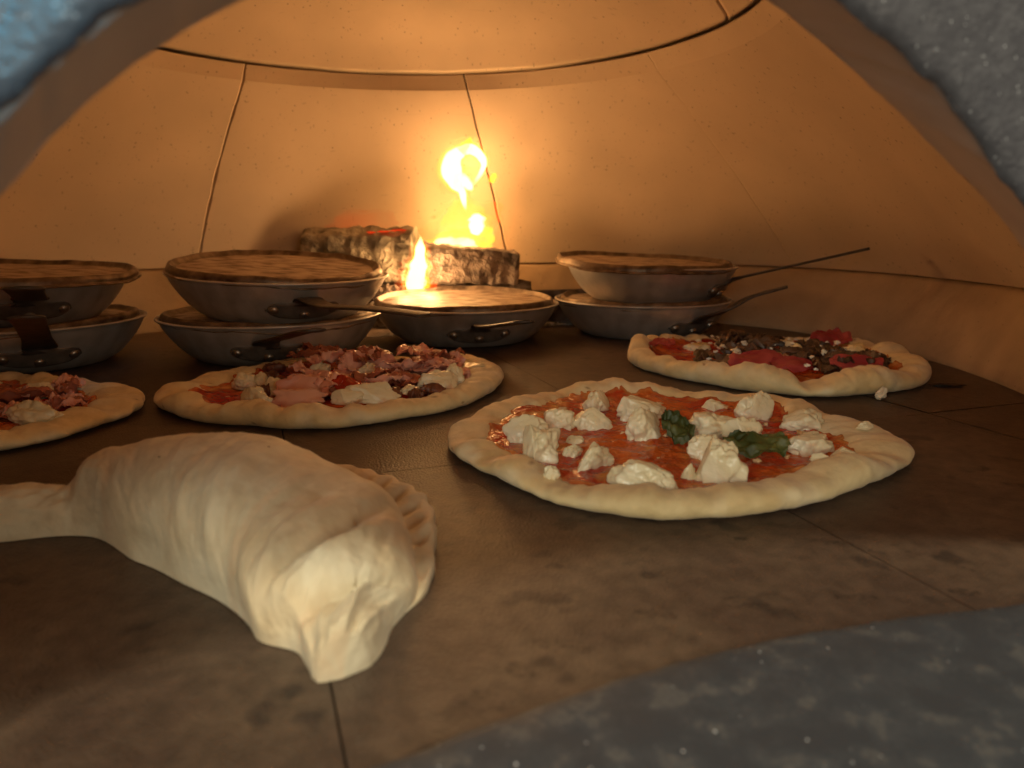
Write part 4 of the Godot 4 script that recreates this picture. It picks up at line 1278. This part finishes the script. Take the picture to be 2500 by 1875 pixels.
	flame(f, "flame_strand", [Vector3(-0.0900, 0.2280, -1.183) - o, Vector3(-0.0790, 0.2230, -1.182) - o, Vector3(-0.0680, 0.2160, -1.183) - o, Vector3(-0.0600, 0.2060, -1.185) - o], [0.006, 0.0105, 0.0075, 0.002], [[1.8, orange, 7.0, 0.06], [1.0, white, 5.0, 0.8]], 9)
	flame(f, "flame_wisp", [Vector3(-0.0320, 0.2180, -1.18) - o, Vector3(-0.0290, 0.2250, -1.18) - o, Vector3(-0.0240, 0.2330, -1.18) - o], [0.0045, 0.0055, 0.002], [[1.7, orange, 7.0, 0.08], [1.0, yellow, 5.0, 0.5]], 12)
	flame(f, "flame_crest", [Vector3(-0.078, 0.262, -1.185) - o, Vector3(-0.067, 0.275, -1.185) - o, Vector3(-0.0615, 0.286, -1.185) - o], [0.010, 0.008, 0.002], [[1.8, orange, 7.0, 0.08], [1.0, yellow, 5.0, 0.55]], 14)
	lamp(f, "flame_light", Vector3(-0.068, 0.242, -1.172) - o, Color(1.0, 0.54, 0.21), FIRE * 0.16, 0.03)
	# ball of fire just over the right log
	f = thing("flame", "small white-hot ball of flame above the right log", "flame", Vector3(-0.056, 0.156, -1.19), "flames of the wood fire")
	flame(f, "flame_ball", [Vector3(-0.003, -0.016, 0), Vector3(0, -0.006, 0), Vector3(0.001, 0.006, 0), Vector3(-0.001, 0.018, 0)], [0.005, 0.0125, 0.0120, 0.004], [[2.2, yellow, 6.0, 0.10], [1.1, white, 5.0, 0.95]], 21)
	# low sheet of fire behind the right log
	f = thing("flame", "low sheet of yellow flame spreading behind the right log", "flame", Vector3(-0.09, 0.12, -1.215), "flames of the wood fire")
	o = f.position
	veil(f, "flame_sheet", Vector3(-0.088, 0.120, -1.218) - o, Vector3(0.062, 0.034, 0.010), yellow, 6.0, 0.30, 31)
	veil(f, "flame_sheet", Vector3(-0.096, 0.112, -1.212) - o, Vector3(0.044, 0.026, 0.010), white, 5.0, 0.40, 34)
	veil(f, "flame_sheet", Vector3(-0.082, 0.152, -1.222) - o, Vector3(0.040, 0.046, 0.010), yellow, 4.0, 0.16, 39)
	veil(f, "flame_haze", Vector3(-0.088, 0.145, -1.226) - o, Vector3(0.075, 0.055, 0.008), orange, 5.0, 0.10, 37)
	lamp(f, "flame_light", Vector3(-0.085, 0.140, -1.212) - o, Color(1.0, 0.54, 0.17), FIRE * 0.24, 0.02)
	# thin red veil of flame over the left log
	f = thing("flame", "faint red veil of flame above the left log", "flame", Vector3(-0.25, 0.15, -1.215), "flames of the wood fire")
	o = f.position
	veil(f, "flame_veil", Vector3(-0.240, 0.146, -1.222) - o, Vector3(0.066, 0.036, 0.008), Color(1.0, 0.32, 0.07), 0.9, 0.09, 51)


func lamp(parent: Node3D, called: String, at: Vector3, c: Color, e: float, size: float) -> void:
	var l := OmniLight3D.new()
	l.name = called
	l.light_color = c.linear_to_srgb()
	l.light_energy = e
	l.light_size = size
	l.omni_range = 6.0
	l.omni_attenuation = 2.0
	l.shadow_enabled = true
	parent.add_child(l, true)
	l.position = at


const FIRE := 0.072


func area(called: String, from: Vector3, to: Vector3, size: Vector2, c: Color, e: float) -> void:
	var l := AreaLight3D.new()
	l.name = called
	l.light_color = c.linear_to_srgb()
	l.light_energy = e
	l.area_size = size
	l.area_range = 8.0
	l.area_attenuation = 2.0
	l.shadow_enabled = true
	add_child(l)
	l.look_at_from_position(from, to, Vector3.UP if absf((to - from).normalized().y) < 0.95 else Vector3.FORWARD)


func spot(called: String, from: Vector3, to: Vector3, cone: float, c: Color, e: float) -> void:
	var l := SpotLight3D.new()
	l.name = called
	l.light_color = c.linear_to_srgb()
	l.light_energy = e
	l.light_size = 0.04
	l.spot_angle = cone
	l.spot_angle_attenuation = 0.8
	l.spot_range = 4.0
	l.spot_attenuation = 2.0
	l.shadow_enabled = true
	add_child(l)
	l.look_at_from_position(from, to, Vector3.UP)


func _ready() -> void:
	# camera
	var cam := Camera3D.new()
	cam.name = "camera"
	cam.position = Vector3(0, 0.16, 0)
	cam.rotation_degrees = Vector3(-12.2, 0, 0)
	cam.near = 0.01
	cam.far = 60.0
	var at := CameraAttributesPhysical.new()
	at.frustum_focal_length = 23.44
	at.frustum_focus_distance = 0.62
	at.exposure_aperture = 7.2
	at.exposure_sensitivity = 100
	cam.attributes = at
	add_child(cam)
	cam.fov = 54.22
	cam.current = true
	# dim kitchen round the oven
	var we := WorldEnvironment.new()
	we.name = "environment"
	var env := Environment.new()
	env.background_mode = Environment.BG_COLOR
	env.background_color = col(0.120, 0.112, 0.098)
	env.tonemap_mode = Environment.TONE_MAPPER_LINEAR
	env.tonemap_exposure = 1.0
	env.sdfgi_enabled = true
	env.ssao_enabled = true
	env.ssil_enabled = true
	we.environment = env
	add_child(we)
	# the kitchen's lights: a ceiling lamp over the mouth, the room behind, a window to the left
	area("ceiling_lamp", Vector3(0.12, 1.55, 0.34), Vector3(0.02, 0.0, -0.28), Vector2(0.16, 0.16), Color(1.0, 0.92, 0.68), 1.6)
	area("room_light", Vector3(-0.56, 0.56, 1.22), Vector3(0.05, 0.10, -0.60), Vector2(0.9, 0.5), Color(1.0, 0.96, 0.77), 1.2)
	area("side_room_light", Vector3(0.75, 0.42, 1.10), Vector3(-0.15, 0.14, -0.60), Vector2(0.6, 0.5), Color(1.0, 0.80, 0.55), 0.42)
	spot("window_light", Vector3(0.35, 0.47, 0.75), Vector3(-0.140, 0.240, -0.160), 3.1, Color(0.02, 0.42, 0.66), 3.6)

	nz.noise_type = FastNoiseLite.TYPE_SIMPLEX_SMOOTH
	nz.frequency = 0.5
	nz.seed = 1
	nr.noise_type = FastNoiseLite.TYPE_SIMPLEX_SMOOTH
	nr.fractal_type = FastNoiseLite.FRACTAL_FBM
	nr.fractal_octaves = 4
	nr.frequency = 0.5
	nr.seed = 2
	nq.noise_type = FastNoiseLite.TYPE_SIMPLEX_SMOOTH
	nq.fractal_type = FastNoiseLite.FRACTAL_RIDGED
	nq.fractal_octaves = 3
	nq.frequency = 0.5
	nq.seed = 3
	make_ico()
	make_materials()
	build_oven()

	# pans: two stacks on the left and middle, one single, one stack on the right
	var tl := Vector3(0.0, 0, -0.02)
	make_pan(Vector3(-0.562, 0.001, -0.86), 0.127, Vector3.ZERO, 38.0, [Vector3(-0.452, 0.055, -0.705), Vector3(-0.423, 0.072, -0.655), Vector3(-0.398, 0.084, -0.612)], [0.034, 0.026, 0.026, 0.028], "lower pan of the left stack, its dark strap handle rising toward the mouth")
	make_lid(Vector3(-0.562, 0.0505, -0.86), 0.121, Vector3(0.01, 0.0, 0.01), 1, "tarnished lid on the lower pan of the left stack")
	make_pan(Vector3(-0.570, 0.0515, -0.86), 0.119, Vector3(0, 0, -0.03), 40.0, [Vector3(-0.452, 0.090, -0.705), Vector3(-0.420, 0.101, -0.650), Vector3(-0.392, 0.108, -0.605)], [0.036, 0.028, 0.028, 0.031], "upper pan of the left stack, cut by the left edge of the photo")
	make_lid(Vector3(-0.565, 0.1045, -0.86), 0.128, Vector3(0.015, 0.0, -0.05), 2, "lid on top of the left stack, cut by the left edge of the photo")
	make_pan(Vector3(-0.292, 0.001, -0.913), 0.131, Vector3.ZERO, 14.0, [Vector3(-0.232, 0.046, -0.745), Vector3(-0.195, 0.060, -0.69), Vector3(-0.173, 0.067, -0.655)], [0.030, 0.024, 0.024, 0.024], "lower pan of the middle stack with a short dark handle pointing at the mouth")
	make_lid(Vector3(-0.293, 0.0505, -0.913), 0.126, Vector3(0.01, 0.3, 0.0), 3, "lid pressed between the two pans of the middle stack")
	make_pan(Vector3(-0.281, 0.0510, -0.912), 0.127, Vector3(0.03, 0, -0.035), 30.0, [Vector3(-0.190, 0.076, -0.765), Vector3(-0.140, 0.0775, -0.73), Vector3(-0.079, 0.0745, -0.70)], [0.030, 0.022, 0.022, 0.024], "upper pan of the middle stack, its flat handle reaching right over the single pan")
	make_lid(Vector3(-0.281, 0.1065, -0.910), 0.124, Vector3(0.075, 0.0, -0.06), 4, "large brown-streaked lid on top of the middle stack, tilted forward")
	make_pan(Vector3(-0.065, 0.001, -1.040), 0.128, Vector3.ZERO, 13.0, [Vector3(-0.030, 0.040, -0.87), Vector3(-0.010, 0.052, -0.80), Vector3(0.014, 0.0665, -0.715)], [0.028, 0.020, 0.020, 0.022], "single pan standing in front of the flames, its handle pointing at the mouth")
	make_lid(Vector3(-0.065, 0.0540, -1.040), 0.1245, Vector3(0.02, 0.0, 0.0), 5, "lid of the single pan, glowing yellow from the flame behind it")
	make_pan(Vector3(0.190, 0.001, -1.10), 0.126, Vector3.ZERO, 32.0, [Vector3(0.275, 0.048, -0.965), Vector3(0.305, 0.066, -0.96), Vector3(0.347, 0.080, -0.95)], [0.028, 0.020, 0.018, 0.018], "lower pan of the right stack with a riveted handle rising to the right")
	make_lid(Vector3(0.190, 0.0505, -1.10), 0.120, Vector3(0.0, 0.0, 0.0), 6, "lid pressed between the two pans of the right stack")
	make_pan(Vector3(0.200, 0.0500, -1.10), 0.122, Vector3(0.0, 0, -0.02), 62.0, [Vector3(0.320, 0.088, -1.03), Vector3(0.38, 0.107, -0.99), Vector3(0.446, 0.1275, -0.95)], [0.024, 0.011, 0.010, 0.011], "upper pan of the right stack, its long thin handle reaching the right wall")
	make_lid(Vector3(0.190, 0.1030, -1.10), 0.126, Vector3(0.035, 0.0, -0.035), 7, "lid on top of the right stack, with a dark blackened edge")

	build_fire()
	build_pizzas()
	build_calzone()
